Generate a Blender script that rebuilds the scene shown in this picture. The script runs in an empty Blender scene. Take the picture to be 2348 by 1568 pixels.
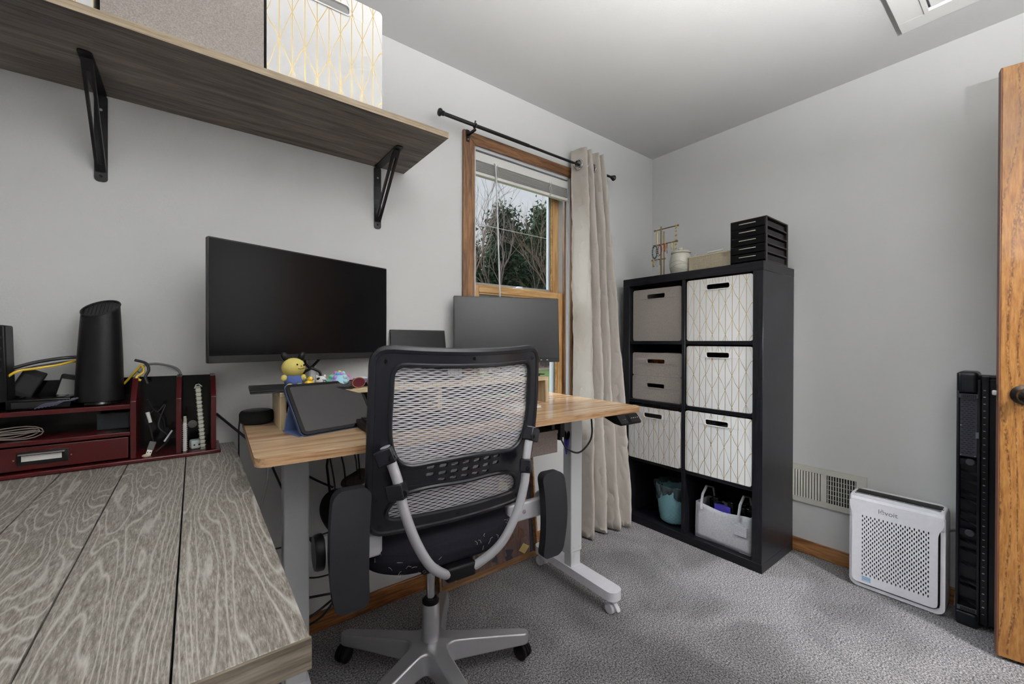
# tuned light levels
SKY, SUN, EXPO = .66, 7.0, 0.34
FILL_X, FILL_Y, FILL_W, HALL_FILL_W = .66, -.45, 2950, 260
import bpy, bmesh, math, random
from mathutils import Matrix, Vector, noise

S = bpy.context.scene
COL = S.collection
PI = math.pi
random.seed(7)

# ---------------------------------------------------------------- camera
F_PX, TH, CXP, CYP, CAM_H, ROLL, PITCH = 940.45, 53.182, 1148.7, 788.14, 1.1008, .1424, -.2635
t = math.radians(TH)
f0 = Vector((math.cos(t), math.sin(t), 0)); r0 = Vector((math.sin(t), -math.cos(t), 0)); u0 = Vector((0, 0, 1))
p = math.radians(PITCH); f1 = f0*math.cos(p)+u0*math.sin(p); u1 = -f0*math.sin(p)+u0*math.cos(p)
q = math.radians(ROLL); cr = r0*math.cos(q)+u1*math.sin(q); cu = -r0*math.sin(q)+u1*math.cos(q)
cam_d = bpy.data.cameras.new('camera'); cam = bpy.data.objects.new('camera', cam_d); COL.objects.link(cam)
M = Matrix((cr, cu, -f1)).transposed().to_4x4(); M.translation = Vector((0, 0, CAM_H))
cam.matrix_world = M
cam_d.sensor_fit = 'HORIZONTAL'; cam_d.sensor_width = 36.0
cam_d.lens = 36.0*F_PX/2348.0
cam_d.shift_x = (1174.0-CXP)/2348.0
cam_d.shift_y = (CYP-784.0)/2348.0
cam_d.clip_start = .02; cam_d.clip_end = 400
S.camera = cam

# ---------------------------------------------------------------- sky, exposure
w = bpy.data.worlds.new('overcast_sky'); S.world = w; w.use_nodes = True
bg = w.node_tree.nodes['Background']
bg.inputs[0].default_value = (.86, .86, .93, 1); bg.inputs[1].default_value = SKY
S.view_settings.view_transform = 'Standard'; S.view_settings.look = 'None'
S.view_settings.exposure = EXPO; S.view_settings.gamma = 1.0
S.view_settings.use_curve_mapping = False

# daylight: a broad soft sun behind the overcast, coming in through the window
sun_d = bpy.data.lights.new('hazy_sun', 'SUN'); sun_d.energy = SUN; sun_d.angle = math.radians(50); sun_d.color = (.93, .96, 1)
sun = bpy.data.objects.new('hazy_sun', sun_d); COL.objects.link(sun)
sun.rotation_euler = Vector((.36, -.72, -.6)).to_track_quat('-Z', 'Y').to_euler()

# room numbers
YW, XW, ZC = 1.6655, 2.5634, 2.3752     # back wall, right wall, ceiling
XL, YF = -.95, -.66                     # left wall, front wall

# ---------------------------------------------------------------- helpers
class MB:
    def __init__(s): s.v = []; s.f = []
    def add(s, vs, fs, m=None):
        o = len(s.v)
        s.v += [tuple(m @ Vector(a)) if m else tuple(a) for a in vs]
        s.f += [tuple(i+o for i in f) for f in fs]
        return s
    def box(s, x0, x1, y0, y1, z0, z1, m=None):
        vs = [(x0,y0,z0),(x1,y0,z0),(x1,y1,z0),(x0,y1,z0),(x0,y0,z1),(x1,y0,z1),(x1,y1,z1),(x0,y1,z1)]
        return s.add(vs, [(0,3,2,1),(4,5,6,7),(0,1,5,4),(1,2,6,5),(2,3,7,6),(3,0,4,7)], m)
    def cbox(s, c, d, m=None):
        return s.box(c[0]-d[0]/2, c[0]+d[0]/2, c[1]-d[1]/2, c[1]+d[1]/2, c[2]-d[2]/2, c[2]+d[2]/2, m)
    def prism(s, poly, a0, a1, ax='z', m=None):
        # poly: 2-d points; ax: extrusion axis
        def P(u, v, a):
            return {'z': (u, v, a), 'y': (u, a, v), 'x': (a, u, v)}[ax]
        n = len(poly)
        vs = [P(u, v, a0) for u, v in poly]+[P(u, v, a1) for u, v in poly]
        fs = [tuple(range(n))[::-1], tuple(range(n, 2*n))]+[(i, (i+1) % n, n+(i+1) % n, n+i) for i in range(n)]
        return s.add(vs, fs, m)
    def tube(s, pts, r, n=8, closed=False, cap=True, m=None, flat=1.0):
        pts = [Vector(a) for a in pts]; k = len(pts)
        rr = r if isinstance(r, (list, tuple)) else [r]*k
        vs = []; up = None
        for i, c in enumerate(pts):
            a = pts[(i-1) % k] if (i or closed) else pts[0]
            b = pts[(i+1) % k] if (i < k-1 or closed) else pts[-1]
            d = (b-a)
            if d.length < 1e-9: d = Vector((0, 0, 1))
            d.normalize()
            if up is None:
                up = d.orthogonal().normalized()
            up = (up-d*up.dot(d))
            if up.length < 1e-6: up = d.orthogonal()
            up.normalize(); sd = d.cross(up)
            for j in range(n):
                an = 2*PI*j/n
                vs.append(tuple(c+up*(math.cos(an)*rr[i])+sd*(math.sin(an)*rr[i]*flat)))
        fs = []
        for i in range(k if closed else k-1):
            i2 = (i+1) % k
            for j in range(n):
                j2 = (j+1) % n
                fs.append((i*n+j, i*n+j2, i2*n+j2, i2*n+j))
        if cap and not closed:
            fs.append(tuple(range(n))[::-1]); fs.append(tuple(range((k-1)*n, k*n)))
        return s.add(vs, fs, m)
    def lathe(s, prof, n=24, c=(0, 0, 0), m=None, sx=1, sy=1):
        vs = []; fs = []; k = len(prof)
        for r, z in prof:
            for j in range(n):
                a = 2*PI*j/n
                vs.append((c[0]+r*sx*math.cos(a), c[1]+r*sy*math.sin(a), c[2]+z))
        for i in range(k-1):
            for j in range(n):
                j2 = (j+1) % n
                fs.append((i*n+j, i*n+j2, (i+1)*n+j2, (i+1)*n+j))
        if prof[0][0] > 1e-6: fs.append(tuple(range(n))[::-1])
        if prof[-1][0] > 1e-6: fs.append(tuple(range((k-1)*n, k*n)))
        return s.add(vs, fs, m)
    def ball(s, c, r, n=16, k=10, m=None):
        rx, ry, rz = r if isinstance(r, (tuple, list)) else (r, r, r)
        pr = [(math.sin(PI*i/k), -math.cos(PI*i/k)) for i in range(k+1)]
        vs = []; fs = []
        for a, z in pr:
            for j in range(n):
                an = 2*PI*j/n; vs.append((c[0]+rx*a*math.cos(an), c[1]+ry*a*math.sin(an), c[2]+rz*z))
        for i in range(k):
            for j in range(n):
                fs.append((i*n+j, i*n+(j+1) % n, (i+1)*n+(j+1) % n, (i+1)*n+j))
        return s.add(vs, fs, m)
    def grid(s, fn, nu, nv, m=None, flip=False):
        vs = [fn(i/nu, j/nv) for j in range(nv+1) for i in range(nu+1)]
        fs = []
        for j in range(nv):
            for i in range(nu):
                a = j*(nu+1)+i; q_ = (a, a+1, a+nu+2, a+nu+1)
                fs.append(q_[::-1] if flip else q_)
        return s.add(vs, fs, m)
    def torus(s, c, R, r, n=20, k=8, m=None, ax='z'):
        pts = []
        for i in range(n):
            a = 2*PI*i/n; u, v = R*math.cos(a), R*math.sin(a)
            pts.append({'z': (c[0]+u, c[1]+v, c[2]), 'y': (c[0]+u, c[1], c[2]+v), 'x': (c[0], c[1]+u, c[2]+v)}[ax])
        return s.tube(pts, r, k, closed=True, m=m)
    def plate(s, outline, holes, th, fn=None, m=None, maxe=0):
        """flat filled outline with real holes, th thick; fn maps (u,v,w) to a point"""
        cd = bpy.data.curves.new('tmp', 'CURVE'); cd.dimensions = '2D'; cd.fill_mode = 'BOTH'; cd.extrude = th/2
        for poly in [outline]+list(holes):
            sp = cd.splines.new('POLY'); sp.points.add(len(poly)-1)
            for i, (a, b) in enumerate(poly): sp.points[i].co = (a, b, 0, 1)
            sp.use_cyclic_u = True
        ob = bpy.data.objects.new('tmp', cd)
        me = bpy.data.meshes.new_from_object(ob)
        if maxe:
            bm_ = bmesh.new(); bm_.from_mesh(me); bmesh.ops.remove_doubles(bm_, verts=bm_.verts, dist=1e-6)
            for k_ in range(6):
                es = [e for e in bm_.edges if e.calc_length() > maxe and abs(e.verts[0].co.z-e.verts[1].co.z) < 1e-6]
                if not es: break
                bmesh.ops.subdivide_edges(bm_, edges=es, cuts=1); bmesh.ops.triangulate(bm_, faces=[f for f in bm_.faces if len(f.verts) > 4])
            bm_.to_mesh(me); bm_.free()
        vs = [tuple(v.co) for v in me.vertices]; fs = [tuple(f.vertices) for f in me.polygons]
        bpy.data.objects.remove(ob); bpy.data.curves.remove(cd); bpy.data.meshes.remove(me)
        if fn: vs = [fn(*v) for v in vs]
        return s.add(vs, fs, m)
    def text(s, body, size, m, depth=.0004, align='CENTER'):
        cd = bpy.data.curves.new('tmp', 'FONT'); cd.body = body; cd.size = size; cd.extrude = depth; cd.align_x = align; cd.align_y = 'CENTER'
        ob = bpy.data.objects.new('tmp', cd)
        me = bpy.data.meshes.new_from_object(ob)
        vs = [tuple(v.co) for v in me.vertices]; fs = [tuple(f.vertices) for f in me.polygons]
        bpy.data.objects.remove(ob); bpy.data.curves.remove(cd); bpy.data.meshes.remove(me)
        return s.add(vs, fs, m)

def rrect(x0, x1, y0, y1, r, n=5):
    pts = []
    for cx, cy, a0 in ((x1-r, y1-r, 0), (x0+r, y1-r, 90), (x0+r, y0+r, 180), (x1-r, y0+r, 270)):
        for i in range(n+1):
            a = math.radians(a0+90*i/n); pts.append((cx+r*math.cos(a), cy+r*math.sin(a)))
    return pts

def RT(loc=(0, 0, 0), rz=0, rx=0, ry=0):
    return Matrix.Translation(loc) @ Matrix.Rotation(rz, 4, 'Z') @ Matrix.Rotation(ry, 4, 'Y') @ Matrix.Rotation(rx, 4, 'X')

ROOTM = {}
def thing(name, label, cat, loc=(0, 0, 0), rz=0, group=None, kind=None):
    o = bpy.data.objects.new(name, None); COL.objects.link(o)
    o.empty_display_size = .05
    o.location = loc; o.rotation_euler = (0, 0, rz)
    ROOTM[o.name] = RT(loc, rz)
    if label: o['label'] = label
    if cat: o['category'] = cat
    if group: o['group'] = group
    if kind: o['kind'] = kind
    return o

def mesh_of(name, mb):
    me = bpy.data.meshes.new(name)
    me.from_pydata(mb.v, [], mb.f); me.validate(); me.update()
    return me

def part(name, mb, mat, parent=None, world=False, bev=0, seg=2, smooth=40, label=None, kind=None, cat=None, group=None, recalc=True):
    if world and parent is not None:
        top = parent
        while top.parent: top = top.parent
        inv = ROOTM[top.name].inverted()
        mb.v = [tuple(inv @ Vector(a)) for a in mb.v]
    me = mesh_of(name, mb)
    if recalc:
        bm = bmesh.new(); bm.from_mesh(me); bmesh.ops.recalc_face_normals(bm, faces=bm.faces); bm.to_mesh(me); bm.free()
    if smooth:
        me.shade_smooth(); me.set_sharp_from_angle(angle=math.radians(smooth))
    o = bpy.data.objects.new(name, me); COL.objects.link(o)
    o.data.materials.append(mat)
    if parent is not None: o.parent = parent
    if bev:
        b = o.modifiers.new('bevel', 'BEVEL'); b.width = bev; b.segments = seg; b.limit_method = 'ANGLE'; b.angle_limit = math.radians(35)
        b.harden_normals = False
    if label: o['label'] = label
    if kind: o['kind'] = kind
    if cat: o['category'] = cat
    if group: o['group'] = group
    return o

def copy_tree(o, parent=None):
    c = o.copy(); COL.objects.link(c); c.parent = parent
    for ch in list(o.children): copy_tree(ch, c)
    if o.name in ROOTM: ROOTM[c.name] = ROOTM[o.name]
    return c

def place(o, loc, rz=0, label=None):
    o.location = loc; o.rotation_euler = (0, 0, rz); ROOTM[o.name] = RT(loc, rz)
    if label: o['label'] = label
    return o

def solo(name, mb, mat, label, cat, loc=(0, 0, 0), rz=0, group=None, **kw):
    """a thing that is one mesh; mb in world coordinates, origin moved to loc"""
    inv = RT(loc, rz).inverted()
    mb.v = [tuple(inv @ Vector(a)) for a in mb.v]
    o = part(name, mb, mat, label=label, cat=cat, group=group, **kw)
    o.location = loc; o.rotation_euler = (0, 0, rz); ROOTM[o.name] = RT(loc, rz)
    return o

def wbox(*a): return MB().box(*a)

# ---------------------------------------------------------------- materials
def new_mat(name):
    m = bpy.data.materials.new(name); m.use_nodes = True
    nt = m.node_tree; b = nt.nodes['Principled BSDF']
    return m, nt, b
def N(nt, t_, **kw):
    n = nt.nodes.new(t_)
    for k, v in kw.items():
        if k in n.inputs.keys() if hasattr(n.inputs, 'keys') else False: n.inputs[k].default_value = v
        else: setattr(n, k, v)
    return n
def rgb(c): return (c[0], c[1], c[2], 1)
def plain(name, c, rough=.5, metal=0, spec=.5, bump=0, bscale=300, coat=0, alpha=1, sheen=0):
    m, nt, b = new_mat(name)
    b.inputs['Base Color'].default_value = rgb(c); b.inputs['Roughness'].default_value = rough
    b.inputs['Metallic'].default_value = metal; b.inputs['Specular IOR Level'].default_value = spec
    b.inputs['Coat Weight'].default_value = coat
    tc = nt.nodes.new('ShaderNodeTexCoord'); no = nt.nodes.new('ShaderNodeTexNoise'); no.inputs['Scale'].default_value = bscale
    nt.links.new(tc.outputs['Object'], no.inputs['Vector'])
    mx = nt.nodes.new('ShaderNodeMixRGB'); mx.blend_type = 'MULTIPLY'; mx.inputs[0].default_value = .12
    mx.inputs[1].default_value = rgb(c); nt.links.new(no.outputs['Fac'], mx.inputs[2]); nt.links.new(mx.outputs[0], b.inputs['Base Color'])
    if bump:
        bp = nt.nodes.new('ShaderNodeBump'); bp.inputs['Strength'].default_value = bump; bp.inputs['Distance'].default_value = .002
        nt.links.new(no.outputs['Fac'], bp.inputs['Height']); nt.links.new(bp.outputs[0], b.inputs['Normal'])
    return m
def ramp(nt, stops):
    r = nt.nodes.new('ShaderNodeValToRGB'); e = r.color_ramp.elements
    while len(e) < len(stops): e.new(.5)
    for el, (p_, c) in zip(e, stops): el.position = p_; el.color = rgb(c)
    return r
def mapped(nt, scale, rot=(0, 0, 0), loc=(0, 0, 0), coord='Object', rnd=False):
    tc = nt.nodes.new('ShaderNodeTexCoord'); mp = nt.nodes.new('ShaderNodeMapping')
    mp.inputs['Scale'].default_value = scale; mp.inputs['Rotation'].default_value = rot; mp.inputs['Location'].default_value = loc
    src = tc.outputs[coord]
    if rnd:
        oi = nt.nodes.new('ShaderNodeObjectInfo'); mul = nt.nodes.new('ShaderNodeMath'); mul.operation = 'MULTIPLY'; mul.inputs[1].default_value = 37.0
        nt.links.new(oi.outputs['Random'], mul.inputs[0])
        ad = nt.nodes.new('ShaderNodeVectorMath'); ad.operation = 'ADD'
        nt.links.new(src, ad.inputs[0]); nt.links.new(mul.outputs[0], ad.inputs[1]); src = ad.outputs[0]
    nt.links.new(src, mp.inputs['Vector'])
    return mp.outputs[0]
def wood(name, stops, axis='x', stretch=14, scale=3.0, fine=60, rough=.45, contour=0, bump=.15, detail=6, coat=0, rnd=True, fine_mix=.35, distort=.6, spec=.5):
    """stretched-noise wood; axis = grain direction; contour>0 adds cathedral lines"""
    m, nt, b = new_mat(name)
    sc = [stretch]*3; sc['xyz'.index(axis)] = 1
    v = mapped(nt, tuple(a*scale/stretch for a in sc) if contour == 0 else tuple(a*scale/stretch for a in sc), rnd=rnd)
    n1 = nt.nodes.new('ShaderNodeTexNoise'); n1.inputs['Scale'].default_value = 1.0*2; n1.inputs['Detail'].default_value = detail; n1.inputs['Distortion'].default_value = distort
    nt.links.new(v, n1.inputs['Vector'])
    src = n1.outputs['Fac']
    if contour:
        mu = nt.nodes.new('ShaderNodeMath'); mu.operation = 'MULTIPLY'; mu.inputs[1].default_value = contour; nt.links.new(src, mu.inputs[0])
        si = nt.nodes.new('ShaderNodeMath'); si.operation = 'PINGPONG'; si.inputs[1].default_value = 1.0; nt.links.new(mu.outputs[0], si.inputs[0]); src = si.outputs[0]
    fs = [fine]*3; fs['xyz'.index(axis)] = fine/18
    v2 = mapped(nt, tuple(fs), rnd=rnd)
    n2 = nt.nodes.new('ShaderNodeTexNoise'); n2.inputs['Scale'].default_value = 3; n2.inputs['Detail'].default_value = 3
    nt.links.new(v2, n2.inputs['Vector'])
    mx = nt.nodes.new('ShaderNodeMix'); mx.data_type = 'FLOAT'; mx.inputs[0].default_value = fine_mix
    nt.links.new(src, mx.inputs[2]); nt.links.new(n2.outputs['Fac'], mx.inputs[3])
    r = ramp(nt, stops)
    mr = nt.nodes.new('ShaderNodeMapRange'); mr.inputs[1].default_value = .31; mr.inputs[2].default_value = .69; nt.links.new(mx.outputs[0], mr.inputs[0])
    nt.links.new(mr.outputs[0], r.inputs[0]); nt.links.new(r.outputs[0], b.inputs['Base Color'])
    b.inputs['Roughness'].default_value = rough; b.inputs['Coat Weight'].default_value = coat; b.inputs['Specular IOR Level'].default_value = spec
    if bump:
        bp = nt.nodes.new('ShaderNodeBump'); bp.inputs['Strength'].default_value = bump; bp.inputs['Distance'].default_value = .001
        nt.links.new(mx.outputs[0], bp.inputs['Height']); nt.links.new(bp.outputs[0], b.inputs['Normal'])
    return m
def fabric(name, c1, c2, scale=400, rough=.95, bump=.4, stretch=(1, 1, 1)):
    m, nt, b = new_mat(name)
    v = mapped(nt, stretch, rnd=True)
    n1 = nt.nodes.new('ShaderNodeTexNoise'); n1.inputs['Scale'].default_value = scale; n1.inputs['Detail'].default_value = 4; n1.inputs['Roughness'].default_value = .7
    nt.links.new(v, n1.inputs['Vector'])
    r = ramp(nt, [(.3, c1), (.7, c2)]); nt.links.new(n1.outputs['Fac'], r.inputs[0]); nt.links.new(r.outputs[0], b.inputs['Base Color'])
    b.inputs['Roughness'].default_value = rough; b.inputs['Specular IOR Level'].default_value = .2
    bp = nt.nodes.new('ShaderNodeBump'); bp.inputs['Strength'].default_value = bump; bp.inputs['Distance'].default_value = .001
    nt.links.new(n1.outputs['Fac'], bp.inputs['Height']); nt.links.new(bp.outputs[0], b.inputs['Normal'])
    return m
def paint(name, c, bscale=220, bump=.12, rough=.85):
    m, nt, b = new_mat(name)
    v = mapped(nt, (1, 1, 1))
    n1 = nt.nodes.new('ShaderNodeTexNoise'); n1.inputs['Scale'].default_value = bscale; n1.inputs['Detail'].default_value = 3
    nt.links.new(v, n1.inputs['Vector'])
    n2 = nt.nodes.new('ShaderNodeTexNoise'); n2.inputs['Scale'].default_value = 2.2; nt.links.new(v, n2.inputs['Vector'])
    r = ramp(nt, [(.35, tuple(a*.985 for a in c)), (.65, tuple(min(1, a*1.01) for a in c))]); nt.links.new(n2.outputs['Fac'], r.inputs[0])
    nt.links.new(r.outputs[0], b.inputs['Base Color']); b.inputs['Roughness'].default_value = rough; b.inputs['Specular IOR Level'].default_value = .25
    bp = nt.nodes.new('ShaderNodeBump'); bp.inputs['Strength'].default_value = bump; bp.inputs['Distance'].default_value = .003
    nt.links.new(n1.outputs['Fac'], bp.inputs['Height']); nt.links.new(bp.outputs[0], b.inputs['Normal'])
    return m
def emit(name, c, s):
    m, nt, b = new_mat(name); b.inputs['Base Color'].default_value = rgb(c)
    b.inputs['Emission Color'].default_value = rgb(c); b.inputs['Emission Strength'].default_value = s
    return m
def math_node(nt, op, a, bb=None, cl=False):
    n = nt.nodes.new('ShaderNodeMath'); n.operation = op; n.use_clamp = cl
    for i, x in enumerate((a, bb)):
        if x is None: continue
        if isinstance(x, (int, float)): n.inputs[i].default_value = x
        else: nt.links.new(x, n.inputs[i])
    return n.outputs[0]
def gold_lines(name, px=.033, pz=.08, wdt=.045):
    m, nt, b = new_mat(name)
    tc = nt.nodes.new('ShaderNodeTexCoord'); sp = nt.nodes.new('ShaderNodeSeparateXYZ'); nt.links.new(tc.outputs['Object'], sp.inputs[0])
    oi = nt.nodes.new('ShaderNodeObjectInfo')
    u = math_node(nt, 'DIVIDE', math_node(nt, 'ADD', sp.outputs[0], sp.outputs[1]), px)
    vv = math_node(nt, 'ADD', math_node(nt, 'DIVIDE', sp.outputs[2], pz), math_node(nt, 'MULTIPLY', oi.outputs['Random'], 2.0))
    # a gentle stagger makes every column's diamonds start at their own height
    st = nt.nodes.new('ShaderNodeTexNoise'); st.noise_dimensions = '1D'; st.inputs['Scale'].default_value = .35
    nt.links.new(u, st.inputs['W'])
    vv = math_node(nt, 'ADD', vv, math_node(nt, 'MULTIPLY', st.outputs['Fac'], 1.6))
    def line(x, wd):
        fr = math_node(nt, 'FRACT', x)
        d = math_node(nt, 'ABSOLUTE', math_node(nt, 'SUBTRACT', fr, .5))
        return math_node(nt, 'GREATER_THAN', d, .5-wd)
    a = line(u, wdt*.85)
    d1 = line(math_node(nt, 'MULTIPLY', math_node(nt, 'ADD', u, vv), .5), wdt*.33)
    d2 = line(math_node(nt, 'MULTIPLY', math_node(nt, 'SUBTRACT', u, vv), .5), wdt*.33)
    ln = math_node(nt, 'MAXIMUM', a, math_node(nt, 'MAXIMUM', d1, d2))
    mx = nt.nodes.new('ShaderNodeMix'); mx.data_type = 'RGBA'
    mx.inputs[6].default_value = (.67, .67, .665, 1); mx.inputs[7].default_value = (.55, .40, .15, 1)
    nt.links.new(ln, mx.inputs[0]); nt.links.new(mx.outputs[2], b.inputs['Base Color'])
    nt.links.new(math_node(nt, 'MULTIPLY', ln, .75), b.inputs['Metallic'])
    nt.links.new(math_node(nt, 'SUBTRACT', .6, math_node(nt, 'MULTIPLY', ln, .25)), b.inputs['Roughness'])
    return m
def carpet_mat():
    m, nt, b = new_mat('carpet_grey')
    v = mapped(nt, (1, 1, 1))
    n1 = nt.nodes.new('ShaderNodeTexNoise'); n1.inputs['Scale'].default_value = 185; n1.inputs['Detail'].default_value = 5; n1.inputs['Roughness'].default_value = .8
    n2 = nt.nodes.new('ShaderNodeTexNoise'); n2.inputs['Scale'].default_value = 3.2; n2.inputs['Detail'].default_value = 4; n2.inputs['Distortion'].default_value = .6
    n3 = nt.nodes.new('ShaderNodeTexVoronoi'); n3.inputs['Scale'].default_value = 150
    for n in (n1, n2, n3): nt.links.new(v, n.inputs['Vector'])
    r = ramp(nt, [(.38, (.034, .034, .037)), (.50, (.315, .31, .318)), (.60, (.74, .73, .745))]); nt.links.new(n1.outputs['Fac'], r.inputs[0])
    r2 = ramp(nt, [(.34, (.72, .72, .72)), (.60, (1.12, 1.11, 1.12))]); nt.links.new(n2.outputs['Fac'], r2.inputs[0])
    mu = nt.nodes.new('ShaderNodeMix'); mu.data_type = 'RGBA'; mu.blend_type = 'MULTIPLY'; mu.inputs[0].default_value = 1
    nt.links.new(r.outputs[0], mu.inputs[6]); nt.links.new(r2.outputs[0], mu.inputs[7]); nt.links.new(mu.outputs[2], b.inputs['Base Color'])
    b.inputs['Roughness'].default_value = 1; b.inputs['Specular IOR Level'].default_value = .1
    ad = math_node(nt, 'ADD', n1.outputs['Fac'], math_node(nt, 'MULTIPLY', n3.outputs['Distance'], .6))
    bp = nt.nodes.new('ShaderNodeBump'); bp.inputs['Strength'].default_value = 1; bp.inputs['Distance'].default_value = .006
    nt.links.new(ad, bp.inputs['Height']); nt.links.new(bp.outputs[0], b.inputs['Normal'])
    return m
def ring_wood(name, cross, along, nscale, stretch, amp, freq, streak, fine, line_c, line_w, line_mix, pore=0, rough=.5, dark_lines=False, spec=.4, coat=0):
    """plain-sawn boards: growth lines run along one axis and close into cathedral loops where the noise outruns the slope"""
    m, nt, b = new_mat(name)
    sc = [1, 1, 1]; sc['xyz'.index(along)] = stretch
    v = mapped(nt, tuple(sc), rnd=True)
    n1 = nt.nodes.new('ShaderNodeTexNoise'); n1.inputs['Scale'].default_value = nscale; n1.inputs['Detail'].default_value = 3; n1.inputs['Roughness'].default_value = .45; n1.inputs['Distortion'].default_value = .15
    nt.links.new(v, n1.inputs['Vector'])
    tc = nt.nodes.new('ShaderNodeTexCoord'); sp = nt.nodes.new('ShaderNodeSeparateXYZ'); nt.links.new(tc.outputs['Object'], sp.inputs[0])
    field_ = math_node(nt, 'ADD', math_node(nt, 'MULTIPLY', n1.outputs['Fac'], amp), math_node(nt, 'MULTIPLY', sp.outputs['xyz'.index(cross)], freq))
    fr = math_node(nt, 'FRACT', field_)
    d = math_node(nt, 'ABSOLUTE', math_node(nt, 'SUBTRACT', fr, .5))
    ring = math_node(nt, 'SUBTRACT', 1, math_node(nt, 'DIVIDE', d, line_w), True)
    fs = [1, 1, 1]; fs['xyz'.index(along)] = .12
    v2 = mapped(nt, tuple(fs), rnd=True)
    n2 = nt.nodes.new('ShaderNodeTexNoise'); n2.inputs['Scale'].default_value = fine; n2.inputs['Detail'].default_value = 3; n2.inputs['Roughness'].default_value = .7; nt.links.new(v2, n2.inputs['Vector'])
    n3 = nt.nodes.new('ShaderNodeTexNoise'); n3.inputs['Scale'].default_value = 3.5; n3.inputs['Detail'].default_value = 2; nt.links.new(v, n3.inputs['Vector'])
    mixf = math_node(nt, 'ADD', math_node(nt, 'MULTIPLY', n2.outputs['Fac'], .72), math_node(nt, 'MULTIPLY', n3.outputs['Fac'], .28))
    r1 = ramp(nt, streak); nt.links.new(mixf, r1.inputs[0])
    fac = math_node(nt, 'MULTIPLY', ring, line_mix)
    if pore:
        n4 = nt.nodes.new('ShaderNodeTexNoise'); n4.inputs['Scale'].default_value = pore; n4.inputs['Detail'].default_value = 2
        vp = mapped(nt, tuple(.35 if i == 'xyz'.index(along) else 1 for i in range(3)), rnd=True); nt.links.new(vp, n4.inputs['Vector'])
        pr_ = nt.nodes.new('ShaderNodeMapRange'); pr_.inputs[1].default_value = .42; pr_.inputs[2].default_value = .58; nt.links.new(n4.outputs['Fac'], pr_.inputs[0])
        fac = math_node(nt, 'MULTIPLY', fac, pr_.outputs[0])
    mx = nt.nodes.new('ShaderNodeMix'); mx.data_type = 'RGBA'; nt.links.new(fac, mx.inputs[0])
    nt.links.new(r1.outputs[0], mx.inputs[6]); mx.inputs[7].default_value = rgb(line_c)
    nt.links.new(mx.outputs[2], b.inputs['Base Color'])
    b.inputs['Roughness'].default_value = rough; b.inputs['Specular IOR Level'].default_value = spec; b.inputs['Coat Weight'].default_value = coat
    bp = nt.nodes.new('ShaderNodeBump'); bp.inputs['Strength'].default_value = .3; bp.inputs['Distance'].default_value = .0008
    nt.links.new(math_node(nt, 'ADD', n2.outputs['Fac'], ring), bp.inputs['Height']); nt.links.new(bp.outputs[0], b.inputs['Normal'])
    return m
def glass_pane_mat():
    m = bpy.data.materials.new('window_glass'); m.use_nodes = True; nt = m.node_tree; nt.nodes.clear()
    o = nt.nodes.new('ShaderNodeOutputMaterial'); tr = nt.nodes.new('ShaderNodeBsdfTransparent'); gl = nt.nodes.new('ShaderNodeBsdfGlossy')
    tr.inputs[0].default_value = (.93, .96, .95, 1); gl.inputs['Roughness'].default_value = .02
    lw = nt.nodes.new('ShaderNodeLayerWeight'); mx = nt.nodes.new('ShaderNodeMixShader')
    fac = math_node(nt, 'ADD', math_node(nt, 'MULTIPLY', math_node(nt, 'POWER', lw.outputs['Facing'], 5.0), .6), .02)
    nt.links.new(fac, mx.inputs[0]); nt.links.new(tr.outputs[0], mx.inputs[1]); nt.links.new(gl.outputs[0], mx.inputs[2]); nt.links.new(mx.outputs[0], o.inputs[0])
    return m
def lens_mat():
    m, nt, b = new_mat('tinted_lens'); b.inputs['Base Color'].default_value = (.10, .015, .03, 1); b.inputs['Roughness'].default_value = .05
    return m

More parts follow.
